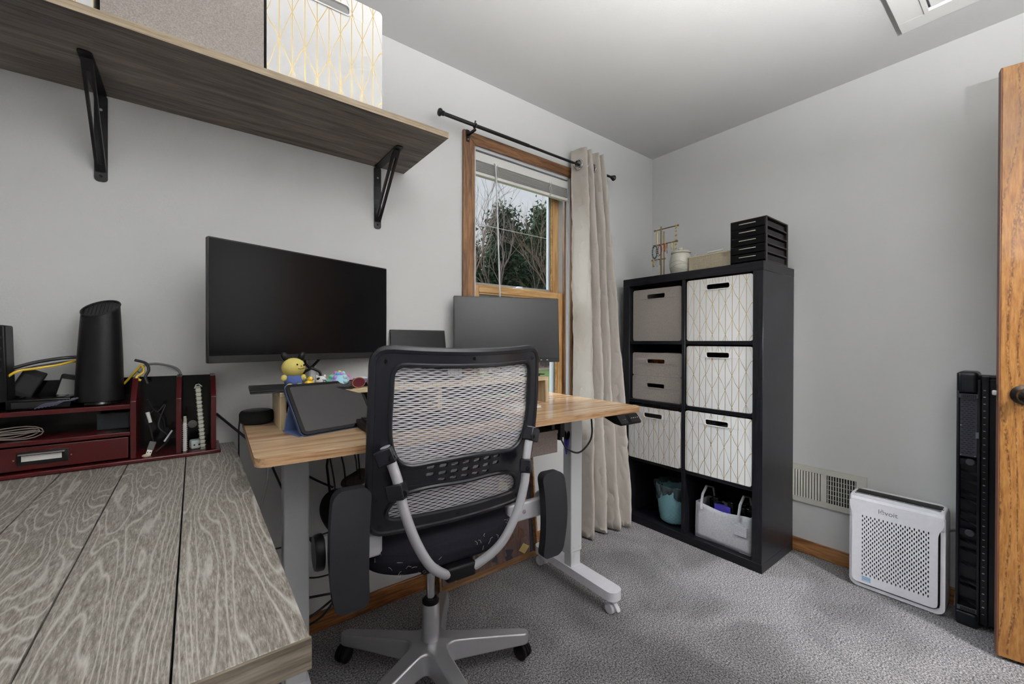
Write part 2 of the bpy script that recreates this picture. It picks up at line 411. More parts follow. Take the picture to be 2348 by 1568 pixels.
MT = dict(
    wall=paint('wall_paint', (.622, .63, .632)),
    ceil=paint('ceiling_paint', (.60, .605, .605), bscale=160),
    white=paint('white_enamel', (.70, .71, .70), bump=.03, rough=.5),
    carpet=carpet_mat(),
    oak_door=ring_wood('oak_door', 'x', 'z', 3.6, .14, 16, 7, [(.32, (.15, .055, .014)), (.5, (.30, .135, .036)), (.68, (.42, .21, .065))], 150, (.055, .018, .006), .17, .85, pore=240, rough=.36, coat=.15),
    oak_edge=plain('oak_edge', (.16, .062, .034), .5, bscale=60),
    oak_trim=wood('oak_trim', [(.25, (.06, .024, .009)), (.5, (.155, .07, .026)), (.8, (.26, .13, .052))], axis='x', stretch=12, scale=24, fine=110, rough=.4, coat=.1),
    oak_trim_v=wood('oak_trim_upright', [(.25, (.075, .032, .012)), (.5, (.185, .086, .033)), (.8, (.29, .15, .062))], axis='z', stretch=12, scale=24, fine=110, rough=.4, coat=.1),
    sash=wood('sash_pine', [(.25, (.36, .20, .075)), (.5, (.50, .30, .125)), (.8, (.60, .38, .17))], axis='x', stretch=12, scale=20, fine=110, rough=.38, coat=.1),
    sash_v=wood('sash_pine_upright', [(.25, (.36, .20, .075)), (.5, (.50, .30, .125)), (.8, (.60, .38, .17))], axis='z', stretch=12, scale=20, fine=110, rough=.38, coat=.1),
    base_y=wood('oak_base_side', [(.25, (.17, .065, .02)), (.5, (.34, .15, .05)), (.8, (.46, .235, .09))], axis='y', stretch=12, scale=26, fine=110, rough=.35, coat=.15),
    base_x=wood('oak_base_back', [(.25, (.15, .05, .016)), (.5, (.30, .12, .04)), (.8, (.42, .195, .07))], axis='x', stretch=12, scale=26, fine=110, rough=.35, coat=.15),
    vinyl=plain('white_vinyl', (.60, .63, .66), .4, bscale=40),
    vinyl_dim=plain('sun_dimmed_vinyl', (.36, .37, .41), .5, bscale=40),  # white vinyl, colour darkened to offset the sun falling on it
    glass=glass_pane_mat(),
    blackm=plain('black_metal', (.007, .007, .008), .38, spec=.3, bscale=90, bump=.1),
    blackp=plain('black_plastic', (.005, .005, .006), .40, spec=.22, bscale=500, bump=.15),
    blackg=plain('black_gloss', (.003, .003, .0035), .14, spec=.3),
    screw=plain('steel_screw', (.55, .54, .52), .35, 1),
    shelf=wood('shelf_dark_oak', [(.05, (.030, .024, .020)), (.3, (.10, .082, .066)), (.6, (.165, .138, .114)), (.95, (.25, .215, .18))], axis='x', stretch=11, scale=13, fine=70, rough=.6, detail=8, distort=1.2),
    shelf_edge=wood('shelf_edge_oak', [(.2, (.20, .145, .09)), (.5, (.33, .26, .175)), (.9, (.42, .34, .24))], axis='x', stretch=30, scale=60, fine=160, rough=.6),
    felt=fabric('grey_linen', (.235, .205, .19), (.43, .395, .37), 330),
    felt_light=fabric('light_grey_felt', (.38, .38, .42), (.58, .58, .62), 160),
    geo=gold_lines('white_gold_geometric'),
    case=wood('blackbrown_veneer', [(.2, (.004, .004, .005)), (.6, (.008, .008, .011)), (.95, (.020, .022, .034))], axis='z', stretch=16, scale=60, fine=160, rough=.32, bump=.12, spec=.36),
    case_h=wood('blackbrown_veneer_flat', [(.2, (.004, .004, .005)), (.6, (.008, .008, .011)), (.95, (.018, .019, .028))], axis='y', stretch=16, scale=60, fine=160, rough=.28, bump=.1, spec=.25),
    wtd=ring_wood('weathered_grey_board', 'x', 'y', 8.5, .12, 24, 66, [(.32, (.085, .074, .06)), (.5, (.235, .215, .188)), (.68, (.46, .44, .41))], 460, (.54, .52, .485), .17, .66, rough=.5),
    wtd_edge=wood('weathered_edge', [(.2, (.105, .085, .062)), (.5, (.20, .168, .13)), (.85, (.30, .26, .21))], axis='x', stretch=14, scale=40, fine=120, rough=.65),
    desk=wood('acacia_top', [(.04, (.25, .125, .06)), (.25, (.42, .24, .125)), (.55, (.57, .385, .225)), (.9, (.70, .53, .36))], axis='x', stretch=13, scale=13, fine=70, rough=.2, detail=7, distort=1.0, bump=.05, fine_mix=.28),
    desk_edge=wood('acacia_edge', [(.25, (.30, .155, .07)), (.55, (.46, .28, .15)), (.85, (.55, .37, .22))], axis='x', stretch=22, scale=50, fine=120, rough=.4),
    pale=wood('pale_maple', [(.25, (.40, .30, .175)), (.55, (.56, .45, .29)), (.85, (.64, .54, .37))], axis='z', stretch=16, scale=40, fine=120, rough=.5),
    palex=wood('pale_maple_top', [(.25, (.40, .30, .175)), (.55, (.56, .45, .29)), (.85, (.64, .54, .37))], axis='x', stretch=16, scale=40, fine=120, rough=.5),
    powder=plain('white_powder_coat', (.62, .63, .65), .38, bscale=700, bump=.05),
    powder_w=plain('white_plastic', (.80, .80, .86), .35, bscale=60),
    silver=plain('silver_paint', (.58, .58, .62), .36, .35, bscale=600),
    silver_d=plain('satin_aluminium', (.48, .48, .50), .28, .7, bscale=500),
    chrome=plain('chrome', (.55, .55, .57), .16, 1),
    chairp=plain('chair_black_nylon', (.010, .011, .016), .26, spec=.5, bscale=900, bump=.12),
    pad=plain('soft_black_urethane', (.018, .019, .024), .5, spec=.4, bscale=1400, bump=.35),
    meshf=plain('silver_mesh_thread', (.74, .74, .78), .6, bscale=900),
    meshd=plain('dark_mesh_thread', (.03, .03, .035), .7),
    seat=fabric('black_seat_fabric', (.004, .004, .006), (.018, .018, .028), 500),
    lint=plain('white_lint', (.55, .53, .5), .9),
    screen=plain('screen_glass', (.003, .003, .004), .20, spec=.14),
    screen_m=plain('matte_screen', (.014, .014, .0155), .36, spec=.4),
    bezel=plain('monitor_bezel', (.012, .0125, .013), .45, spec=.3),
    curtain=fabric('beige_curtain', (.43, .395, .355), (.50, .465, .425), 900, bump=.15),
    cherry=plain('cherry_lacquer', (.060, .0035, .005), .25, bscale=30),
    navy=plain('navy_case', (.035, .05, .11), .55),
    bluec=plain('blue_case', (.12, .19, .40), .6),
    yellow=plain('yellow_plush', (.68, .58, .16), .95, bump=.4, bscale=500),
    plushblue=plain('blue_plush', (.085, .13, .36), .95, bump=.4, bscale=500),
    yel=plain('yellow_plastic', (.78, .52, .03), .4),
    cablew=plain('white_cable', (.62, .60, .58), .5),
    cableg=plain('grey_cable', (.20, .20, .20), .5),
    cablek=plain('black_cable', (.010, .010, .011), .45),
    cablev=plain('taupe_cable', (.20, .16, .145), .5),
    paper=plain('paper', (.72, .71, .69), .8, bscale=50),
    teal=plain('teal_plastic', (.20, .42, .48), .5, bscale=80),
    bagp=plain('smoky_bag_plastic', (.05, .075, .08), .18, bscale=60, bump=.5),
    purple=plain('purple_plastic', (.07, .05, .42), .35),
    cream=plain('cream_ceramic', (.56, .55, .47), .22, bscale=20),
    creamline=plain('grey_glaze', (.23, .24, .22), .3),
    brass=plain('brass', (.28, .20, .09), .3, .9),
    rattan=fabric('woven_paper', (.36, .30, .20), (.62, .57, .45), 260, stretch=(1, 1, 1)),
    drawerb=plain('smoked_drawer', (.003, .003, .0035), .3, spec=.12),
    drawerf=plain('brown_plastic_frame', (.030, .023, .022), .4, spec=.3),
    white_p=plain('white_flat', (.74, .74, .72), .6),
    red=plain('red_bead', (.20, .02, .015), .4), orange=plain('orange_tassel', (.55, .16, .03), .7), green=plain('green_bead', (.02, .09, .07), .35), goldc=plain('gold_chain', (.62, .50, .20), .3, .8),
    tray=wood('tray_mahogany', [(.25, (.085, .036, .022)), (.5, (.15, .07, .045)), (.85, (.215, .11, .075))], axis='z', stretch=10, scale=22, fine=80, rough=.5),
    tray_in=wood('tray_dark_field', [(.25, (.10, .06, .05)), (.6, (.16, .10, .088)), (.9, (.20, .135, .12))], axis='z', stretch=10, scale=22, fine=80, rough=.5),
    tray_edge=wood('tray_oak_edge', [(.25, (.20, .095, .04)), (.6, (.33, .18, .085)), (.9, (.42, .25, .13))], axis='x', stretch=10, scale=30, fine=80, rough=.6),
    inl_y=plain('inlay_yellow', (.62, .48, .19), .5), inl_w=plain('inlay_cream', (.60, .62, .47), .5), inl_k=plain('inlay_navy', (.03, .032, .05), .5), inl_g=plain('inlay_green', (.03, .055, .045), .5),
    pouch=fabric('taupe_pouch_cloth', (.075, .062, .052), (.14, .115, .10), 120),
    lens=lens_mat(),
    bluestick=plain('pale_blue_sticker', (.25, .45, .68), .5),
    grey_txt=plain('grey_print', (.20, .20, .22), .6),
    led=emit('white_led', (.75, .8, 1), 4),
    vent=plain('almond_enamel', (.60, .60, .54), .45, bscale=60),
    treadk=plain('treadmill_plastic', (.006, .007, .011), .33, spec=.35, bscale=300, bump=.1),
    belt=fabric('treadmill_belt', (.006, .008, .02), (.03, .035, .075), 260),
)
# ================================================================ STRUCTURE
def struct(name, mb, mat, **kw):
    return part(name, mb, mat, kind='structure', **kw)

WX0, WX1, WZ0, WZ1 = 1.078, 1.742, .70, 2.047      # window opening
TW = .15                                            # back wall thickness
struct('floor', wbox(XL-.1, XW+.1, -2.2, YW+.02, -.05, 0), MT['carpet'], smooth=0)
struct('ceiling', wbox(XL-.1, XW+.1, -2.2, YW+TW, ZC, ZC+.05), MT['ceil'], smooth=0)
m = MB()
m.plate([(XL-.1, -.05), (XW+.1, -.05), (XW+.1, ZC), (XL-.1, ZC)], [[(WX0, WZ0), (WX0, WZ1), (WX1, WZ1), (WX1, WZ0)]], TW,
        fn=lambda u, v, w_: (u, YW+TW/2+w_, v))
struct('wall_back', m, MT['wall'], smooth=0)
struct('wall_right', wbox(XW, XW+.1, -2.2, YW, -.05, ZC), MT['wall'], smooth=0)
struct('wall_left', wbox(XL-.1, XL, -2.2, YW, -.05, ZC), MT['wall'], smooth=0)
DX0, DX1, DH = 1.60, 2.405, 2.07                    # doorway in the front wall
m = MB()
m.plate([(XL, 0), (DX0, 0), (DX0, DH), (DX1, DH), (DX1, 0), (XW, 0), (XW, ZC), (XL, ZC)], [], .11, fn=lambda u, v, w_: (u, YF-.055+w_, v))
struct('wall_front', m, MT['wall'], smooth=0)
struct('wall_hall', wbox(XL-.1, XW+.1, -2.25, -2.2, -.05, ZC), MT['wall'], smooth=0)
m = MB()
m.box(DX0-.06, DX0, YF, YF+.012, 0, DH+.06); m.box(DX1, DX1+.06, YF, YF+.012, 0, DH+.06); m.box(DX0, DX1, YF, YF+.012, DH, DH+.06)
struct('trim_1', m, MT['oak_trim_v'], bev=.003)
struct('baseboard_back', wbox(XL, XW-.013, YW-.0125, YW, 0, .072), MT['base_x'], bev=.004)
struct('baseboard_right', wbox(XW-.0125, XW, YF, YW, 0, .072), MT['base_y'], bev=.004)
struct('baseboard_left', wbox(XL, XL+.0125, YF, YW-.013, 0, .072), MT['base_y'], bev=.004)

# ---- window
win = thing('window_1', None, None, (WX0, YW, WZ0), kind='structure')
def wp(name, mb, mat, parent=win, **kw): return part(name, mb, mat, parent, world=True, **kw)
CW = .064
wp('casing', MB().prism([(WX0-CW, WZ0-.03), (WX0, WZ0-.03), (WX0, WZ1), (WX0-CW, WZ1+.054)], YW-.016, YW, 'y'), MT['oak_trim_v'], bev=.004)
wp('casing', MB().prism([(WX1, WZ0-.03), (WX1+CW, WZ0-.03), (WX1+CW, WZ1+.054), (WX1, WZ1)], YW-.016, YW, 'y'), MT['oak_trim_v'], bev=.004)
wp('casing', MB().prism([(WX0, WZ1), (WX1, WZ1), (WX1+CW, WZ1+.054), (WX0-CW, WZ1+.054)], YW-.016, YW, 'y'), MT['oak_trim'], bev=.004)
wp('sill', wbox(WX0-CW-.02, WX1+CW+.02, YW-.05, YW+.03, WZ0-.03, WZ0-.004), MT['oak_trim'], bev=.005)
wp('apron', wbox(WX0-CW, WX1+CW, YW-.014, YW, WZ0-.085, WZ0-.03), MT['oak_trim'], bev=.003)
# jamb lining
m = MB(); jt = .014
m.box(WX0, WX0+jt, YW, YW+TW, WZ0, WZ1); wp('jamb', m, MT['vinyl'])
wp('jamb', wbox(WX1-jt, WX1, YW+.012, YW+TW, WZ0, WZ1), MT['vinyl'])
wp('jamb_stop', wbox(WX1-jt-.010, WX1-jt, YW+.018, YW+.034, WZ0, WZ1), MT['oak_trim_v'])
wp('jamb', wbox(WX0+jt, WX1-jt, YW, YW+TW, WZ1-jt, WZ1), MT['vinyl'])
wp('jamb', wbox(WX0+jt, WX1-jt, YW+.03, YW+TW, WZ0-.004, WZ0+.012), MT['vinyl'])
ix0, ix1 = WX0+jt, WX1-jt
ZM = 1.385                                          # meeting rail
def sash(name, y0, y1, z0, z1, st, top, bot, glass_y, outer_white):
    s = part(name, MB().box(ix0, ix0+st, y0, y1, z0, z1), MT['sash_v'], win, world=True, bev=.003)
    part('stile', MB().box(ix1-st, ix1, y0, y1, z0, z1), MT['sash_v'], s, world=True, bev=.003)
    part('rail', MB().box(ix0+st, ix1-st, y0, y1, z1-top, z1), MT['sash'], s, world=True, bev=.003)
    part('rail', MB().box(ix0+st, ix1-st, y0, y1, z0, z0+bot), MT['sash'], s, world=True, bev=.003)
    # bead line inside the frame and white outer cladding
    gx0, gx1, gz0, gz1 = ix0+st, ix1-st, z0+bot, z1-top
    bd = MB()
    for a in ((gx0, gx0+.008, gz0, gz1), (gx1-.008, gx1, gz0, gz1), (gx0, gx1, gz1-.008, gz1), (gx0, gx1, gz0, gz0+.008)):
        bd.box(a[0], a[1], y0+.008, y0+.018, a[2], a[3])
    part('bead', bd, MT['sash'], s, world=True)
    cl = MB()
    for a in ((gx0, gx0+.02, gz0, gz1), (gx1-.02, gx1, gz0, gz1), (gx0+.02, gx1-.02, gz1-.018, gz1), (gx0+.02, gx1-.02, gz0, gz0+.018)):
        cl.box(a[0], a[1], glass_y+.003, y1+.004, a[2], a[3])
    part('cladding', cl, MT['vinyl_dim'], s, world=True)
    part('pane', MB().box(gx0, gx1, glass_y-.002, glass_y+.002, gz0, gz1), MT['glass'], s, world=True, smooth=0)
    return s
sash('upper_sash', YW+.078, YW+.112, ZM-.03, WZ1-jt, .042, .045, .034, YW+.095, True)
lo = sash('lower_sash', YW+.036, YW+.072, WZ0+.012, ZM, .044, .036, .06, YW+.054, True)
lk = MB(); lk.lathe([(.016, 0), (.016, .006), (.010, .012), (.004, .014)], 12, (1.40, YW+.05, ZM)); lk.box(1.37, 1.43, YW+.042, YW+.06, ZM, ZM+.005); lk.box(1.40, 1.425, YW+.045, YW+.052, ZM+.006, ZM+.014)
part('latch', lk, MT['vinyl'], lo, world=True)

# ---- raised blind
bl = thing('window_blind', 'white mini blind pulled up tight at the top of the window', 'blind', (WX0+.02, YW+.012, 1.92))
bx0, bx1 = WX0+.012, WX1-.012
def bp_(n, mb, mat=MT['white_p'], par=bl, **kw): return part(n, mb, mat, par, world=True, **kw)
bp_('headrail', wbox(bx0, bx1, YW+.004, YW+.03, 1.984, 2.026), bev=.002)
z = 1.932
for i in range(13):
    s_ = MB(); yo = random.uniform(-.002, .002); dz = .0036
    s_.grid(lambda u, v: (bx0+.004+u*(bx1-bx0-.008), YW+.002+yo+v*.026, z+.0022*math.sin(v*PI)+.0006*math.sin(u*9+i)), 6, 4)
    o = bp_('slat', s_, recalc=False, smooth=0); o.modifiers.new('thick', 'SOLIDIFY').thickness = .0008
    z += dz
bp_('bottom_rail', wbox(bx0+.002, bx1-.002, YW+.002, YW+.027, 1.914, 1.93), bev=.003)
for xx in (bx0+.12, bx1-.15):
    c = MB(); c.tube([(xx, YW-.002, 1.99), (xx+.006, YW-.003, 1.97), (xx-.004, YW-.003, 1.955), (xx+.004, YW-.003, 1.93), (xx, YW, 1.916)], .0016, 5); c.tube([(xx+.014, YW-.002, 1.99), (xx+.008, YW-.003, 1.965), (xx+.016, YW-.003, 1.94), (xx+.01, YW, 1.916)], .0016, 5)
    bp_('ladder_cord', c, MT['cablew'])
wd = MB(); wd.tube([(1.205, YW-.006, 1.985), (1.21, YW-.008, 1.9), (1.232, YW-.012, 1.30)], .0042, 6); wd.tube([(1.205, YW+.004, 1.992), (1.205, YW-.006, 1.985)], .003, 6)
bp_('tilt_wand', wd, MT['vinyl'])

# ---- curtain rod and curtain
rd = thing('curtain_rod', 'black metal curtain rod with round ends above the window', 'curtain rod', (.985, YW, 2.03))
RY, RZ = YW-.08, 2.095
m = MB(); m.tube([(.875, RY, RZ), (1.36, RY, RZ)], .0085, 12); part('rod', m, MT['blackm'], rd, world=True)
m = MB(); m.tube([(1.30, RY, RZ), (2.015, RY, RZ)], .0068, 12); part('inner_rod', m, MT['blackm'], rd, world=True)
for x, sg in ((.875, -1), (2.015, 1)):
    mm = RT((x, RY, RZ)) @ Matrix.Rotation(sg*PI/2, 4, 'Y')
    part('finial', MB().lathe([(.009, 0), (.011, .003), (.011, .008), (.008, .011), (.015, .016), (.017, .022), (.014, .028), (.004, .032)], 16, m=mm), MT['blackm'], rd, world=True)
for x in (1.035, 1.775):
    b_ = MB(); b_.box(x-.008, x+.008, YW-.020, YW-.0165, 2.045, 2.10); b_.box(x-.006, x+.006, RY-.002, YW-.018, 2.072, 2.079)
    pts = [(x, RY+.012*math.cos(a), RZ+.012*math.sin(a)) for a in [math.radians(d) for d in range(-200, 21, 20)]]
    b_.tube(pts, .0035, 6)
    b_.tube([(x, RY, RZ+.008), (x, RY-.004, RZ+.02)], .004, 8)
    br = part('bracket', b_, MT['blackm'], rd, world=True)
    part('screw', MB().ball((x, YW-.021, 2.056), (.003, .002, .003), 8, 6), MT['screw'], br, world=True)

NF = 3.5                                            # folds
def curt(u, v):
    # v: 0 top .. 1 bottom
    k = v**.8
    x0 = 1.712+.028*k; x1 = 1.892+.165*k
    x = x0+(x1-x0)*u
    A = (.044+.016*k)*(1-.25*k*(u > .6))
    ph = 2*PI*NF*.5*u*2/1.0
    y = RY+A*math.cos(ph)+k*(-.06*u-.01)
    y += .012*k*math.sin(7*u+5*v)+.004*math.sin(23*v+9*u)*(.3+k)
    x += .012*k*math.sin(4*v+6*u)+.006*math.sin(ph*.5+3*v)
    z = 2.182*(1-v)+.012*v
    return Vector((x, y, z))
cm = MB(); cm.grid(curt, 120, 60)
cur = thing('curtain', 'plain beige grommet curtain bunched at the right of the window', 'curtain', (1.86, RY, .012))
co = part('cloth', cm, MT['curtain'], cur, world=True, recalc=False, smooth=180)
co.modifiers.new('thick', 'SOLIDIFY').thickness = .0018
tx = bpy.data.textures.new('cloth_creases', 'CLOUDS'); tx.noise_scale = .055; tx.noise_depth = 2
dm = co.modifiers.new('creases', 'DISPLACE'); dm.texture = tx; dm.strength = .020; dm.mid_level = .5; dm.texture_coords = 'LOCAL'
def nrm(u, v):
    e = .004; a = curt(min(1, u+e), v)-curt(max(0, u-e), v); b_ = curt(u, min(1, v+e))-curt(u, max(0, v-e))
    return a.cross(b_).normalized()
vg = (2.182-RZ)/2.17
for i in range(7):
    u = (.5+i)/(NF*2)
    if u > 1: break
    n_ = nrm(u, vg); n_ = n_ if n_.y < 0 else -n_; c_ = curt(u, vg)+n_*.009
    mm = Matrix.Translation(c_) @ n_.to_track_quat('Z', 'Y').to_matrix().to_4x4()
    g = MB().torus((0, 0, 0), .0235, .006, 24, 8, m=mm)
    part('grommet', g, MT['chrome'], cur, world=True)

# ---- ceiling hatch
hx = thing('attic_hatch', 'white framed attic hatch set in the ceiling', 'hatch', (2.0, .08, ZC))
hX0, hX1, hY0, hY1 = 1.72, 2.307, -.22, .365
for nm, a in (('frame_board', (hX1-.078, hX1, hY0, hY1)), ('frame_board', (hX0, hX0+.078, hY0, hY1)), ('frame_board', (hX0+.078, hX1-.078, hY1-.075, hY1)), ('frame_board', (hX0+.078, hX1-.078, hY0, hY0+.075))):
    part(nm, wbox(a[0], a[1], a[2], a[3], ZC-.02, ZC-.0005), MT['white'], hx, world=True, bev=.002)
part('lip', MB().plate([(hX0+.078, hY0+.075), (hX1-.078, hY0+.075), (hX1-.078, hY1-.075), (hX0+.078, hY1-.075)], [[(hX0+.09, hY0+.087), (hX0+.09, hY1-.087), (hX1-.09, hY1-.087), (hX1-.09, hY0+.087)]], .012, fn=lambda u, v, w_: (u, v, ZC-.018+w_)), MT['white'], hx, world=True)
part('panel', wbox(hX0+.096, hX1-.096, hY0+.093, hY1-.093, ZC-.016, ZC-.002), MT['white'], hx, world=True, bev=.002)
kn = MB().ball((hX1-.18, hY1-.15, ZC-.019), (.008, .008, .004), 10, 6); part('screw', kn, MT['blackm'], hx, world=True)

# ---- wall register
vt = thing('wall_vent', 'almond metal floor-level air register on the right wall', 'vent', (XW, .67, .27))
vy0, vy1, vz0, vz1 = .515, .825, .266, .46
oy0, oy1, oz0, oz1 = .552, .838-.02, .293, .432
VX = XW-.009
def yz(u, v, w_): return (VX+w_, u, v)
part('face_frame', MB().plate([(vy0, vz0), (vy1, vz0), (vy1, vz1), (vy0, vz1)], [[(.552, oz0), (.552, oz1), (.668, oz1), (.668, oz0)], [(.684, oz0), (.684, oz1), (.815, oz1), (.815, oz0)]], .004, fn=yz), MT['vent'], vt, world=True)
part('rim', MB().plate([(vy0, vz0), (vy1, vz0), (vy1, vz1), (vy0, vz1)], [[(vy0+.004, vz0+.004), (vy0+.004, vz1-.004), (vy1-.004, vz1-.004), (vy1-.004, vz0+.004)]], .008, fn=lambda u, v, w_: (XW-.005+w_, u, v)), MT['vent'], vt, world=True)
part('duct_back', wbox(XW-.0018, XW-.0008, .548, .818, oz0-.004, oz1+.004), MT['blackm'], vt, world=True)
for i in range(11):
    y = .689+i*.0122
    part('louver', MB().box(-.0035, .0035, -.0042, .0042, oz0, oz1, RT((VX+.001, y, 0), math.radians(28))), MT['vent'], vt, world=True)
for i in range(11):
    y = .5565+i*.0106
    part('louver', MB().box(-.004, .002, -.0014, .0014, oz0, oz1, RT((VX+.003, y, 0), math.radians(-12))), MT['vent'], vt, world=True)
for i in range(5):
    z = oz0+.02+i*.0235
    part('damper_bar', wbox(VX+.002, VX+.004, .552, .668, z-.001, z+.001), MT['vent'], vt, world=True)
part('lever', wbox(VX-.005, VX, .54, .5435, .385, .397), MT['blackm'], vt, world=True)

# ================================================================ ADDED FILL LAMPS (unseen, behind the camera)
fl = thing('added_floor_lamp', 'added white uplight floor lamp, out of view, filling the room', 'lamp', (FILL_X, FILL_Y, 0))  # added uplight, unseen; its ceiling bounce fills the room
part('base', MB().lathe([(.13, 0), (.13, .02), (.03, .035), (.0, .036)], 32), MT['white_p'], fl)
part('pole', MB().lathe([(.012, .03), (.012, 1.42)], 16), MT['white_p'], fl)
sh_ = part('lamp_shade', MB().lathe([(.02, 1.40), (.10, 1.43), (.17, 1.49), (.21, 1.57), (.206, 1.57), (.165, 1.495), (.095, 1.44), (.0, 1.42)], 32), MT['white_p'], fl)
part('bulb', MB().ball((0, 0, 1.475), (.045, .045, .045), 16, 10), emit('fill_bulb_glow', (1, .985, .97), FILL_W), fl)
hl = thing('added_hall_light', 'added round ceiling light, out of view in the hall, for fill', 'lamp', (1.6, -1.4, ZC))  # added lamp, unseen; sends soft fill through the doorway
part('lamp_base', MB().lathe([(.17, -.02), (.17, 0)], 32), MT['white_p'], hl)
part('lamp_shade', MB().lathe([(.0, -.09), (.09, -.08), (.15, -.05), (.165, -.02)], 32), emit('hall_fill_glow', (1, .985, .97), HALL_FILL_W), hl)

# ================================================================ OAK DOOR
dd = Vector((.2, -.98, 0)).normalized(); dn = Vector((dd.y, -dd.x, 0))     # along door to hinge; dn points into the room
if dn.x > 0: dn = -dn
D0 = Vector((2.243, .104, 0))                          # room-side free corner
drm = Matrix((( dd.x, -dn.x, 0, D0.x), (dd.y, -dn.y, 0, D0.y), (0, 0, 1, 0), (0, 0, 0, 1)))
door = thing('door_1', None, None, tuple(D0), math.atan2(dd.y, dd.x), kind='structure')
ROOTM[door.name] = RT(tuple(D0), math.atan2(dd.y, dd.x))
def dpt(a, d_, z): return tuple(D0+dd*a-dn*d_+Vector((0, 0, z)))
def dbox(a0, a1, d0, d1, z0, z1):
    m_ = MB(); vs = [dpt(a, d_, z) for z in (z0, z1) for a, d_ in ((a0, d0), (a1, d0), (a1, d1), (a0, d1))]
    return m_.add(vs, [(0, 3, 2, 1), (4, 5, 6, 7), (0, 1, 5, 4), (1, 2, 6, 5), (2, 3, 7, 6), (3, 0, 4, 7)])
part('door_panel', dbox(.003, .78, 0, .038, .012, 2.055), MT['oak_door'], door, world=True, bev=.002)
part('edge_strip', dbox(0, .0032, .001, .037, .012, 2.055), MT['oak_edge'], door, world=True)
part('latch_plate', dbox(-.0012, .001, .010, .030, .895, .955), MT['brass'], door, world=True)
part('latch_bolt', dbox(-.012, 0, .014, .026, .917, .935), MT['silver'], door, world=True, bev=.004)
km = Matrix.Translation(dpt(.058, 0, .925)) @ dn.to_track_quat('Z', 'Y').to_matrix().to_4x4()
k_ = part('door_knob', MB().lathe([(.034, 0), (.034, .004), (.024, .010), (.011, .014), (.011, .030), (.022, .036), (.028, .048), (.026, .060), (.016, .068), (.0, .070)], 28, m=km), plain('dark_bronze', (.06, .05, .045), .22, .9), door, world=True)
for hz in (.25, 1.05, 1.85):
    part('hinge', MB().tube([dpt(.785, .04, hz-.045), dpt(.785, .04, hz+.045)], .006, 10), MT['brass'], door, world=True)
# ================================================================ OUTSIDE
GZ = -.55
grass = fabric('lawn_grass', (.055, .085, .025), (.12, .175, .055), 9, bump=.2)
field = fabric('dry_field', (.20, .155, .125), (.33, .27, .23), 3, bump=.2)
struct('ground', wbox(-60, 90, YW+TW+.02, 18, GZ-.2, GZ), grass, smooth=0)
struct('field', wbox(-60, 120, 18, 130, GZ-.2, GZ+.01), field, smooth=0)
bark = plain('grey_bark', (.16, .125, .11), .9, bscale=30, bump=.5)
bark2 = plain('brown_bark', (.22, .15, .12), .9, bscale=30, bump=.5)
cedar = fabric('cedar_green', (.018, .04, .02), (.06, .105, .05), 4, bump=0)
twig = plain('pale_twig', (.20, .165, .15), .9)
def bare_tree(seed, h, spread=.5, levels=5):
    rnd = random.Random(seed); mb = MB()
    def grow(p_, d, L, r, lv):
        pts = [Vector(p_)]; dd_ = Vector(d); k = 4
        for i in range(k):
            dd_ = (dd_+Vector((rnd.gauss(0, .12), rnd.gauss(0, .12), rnd.gauss(.05, .06)))).normalized()
            pts.append(pts[-1]+dd_*(L/k))
        mb.tube(pts, [r*(1-.12*i) for i in range(k+1)], 5 if lv < 2 else 3, cap=False)
        if lv >= levels: return
        nb = 3 if lv else 4
        for b_ in range(nb):
            s_ = pts[rnd.choice((2, 3, 4)) if lv else rnd.choice((2, 3, 4, 4))]
            ang = rnd.uniform(0, 2*PI); tl = rnd.uniform(.25, .65)*spread*2
            side = dd_.orthogonal().normalized(); side = Matrix.Rotation(ang, 3, dd_) @ side
            nd = (dd_+side*tl).normalized()
            grow(s_, nd, L*rnd.uniform(.55, .8), r*.52, lv+1)
    grow((0, 0, 0), (rnd.gauss(0, .05), rnd.gauss(0, .05), 1), h*.36, h*.011, 0)
    return mb
def cedar_tree(seed, h, wdt, n=9500):
    rnd = random.Random(seed); lf = MB()
    cl = []
    for i in range(70):
        t_ = rnd.random()**.8; a = rnd.uniform(0, 2*PI); rr = wdt*(1-t_)**.6*math.sqrt(rnd.random())
        cl.append(Vector((rr*math.cos(a), rr*math.sin(a), h*(.12+.86*t_))))
    for i in range(n):
        c = rnd.choice(cl); s_ = wdt*.22
        p_ = c+Vector((rnd.gauss(0, s_), rnd.gauss(0, s_), rnd.gauss(0, s_*1.2)))
        e = rnd.uniform(.18, .42); ax = Vector((rnd.gauss(0, 1), rnd.gauss(0, 1), rnd.gauss(0, 1))).normalized(); b_ = ax.orthogonal().normalized()*e*.5; c_ = ax*e
        lf.add([p_-b_, p_+b_, p_+c_], [(0, 1, 2)])
    tr = MB().tube([(0, 0, 0), (0, 0, h*.5), (.1, 0, h*.92)], [h*.02, h*.014, .02], 6)
    return lf, tr
def at(dist, lat):   # distance straight out along the view through the window, lateral shift
    return (f0.x*dist+r0.x*lat, f0.y*dist+r0.y*lat, GZ)
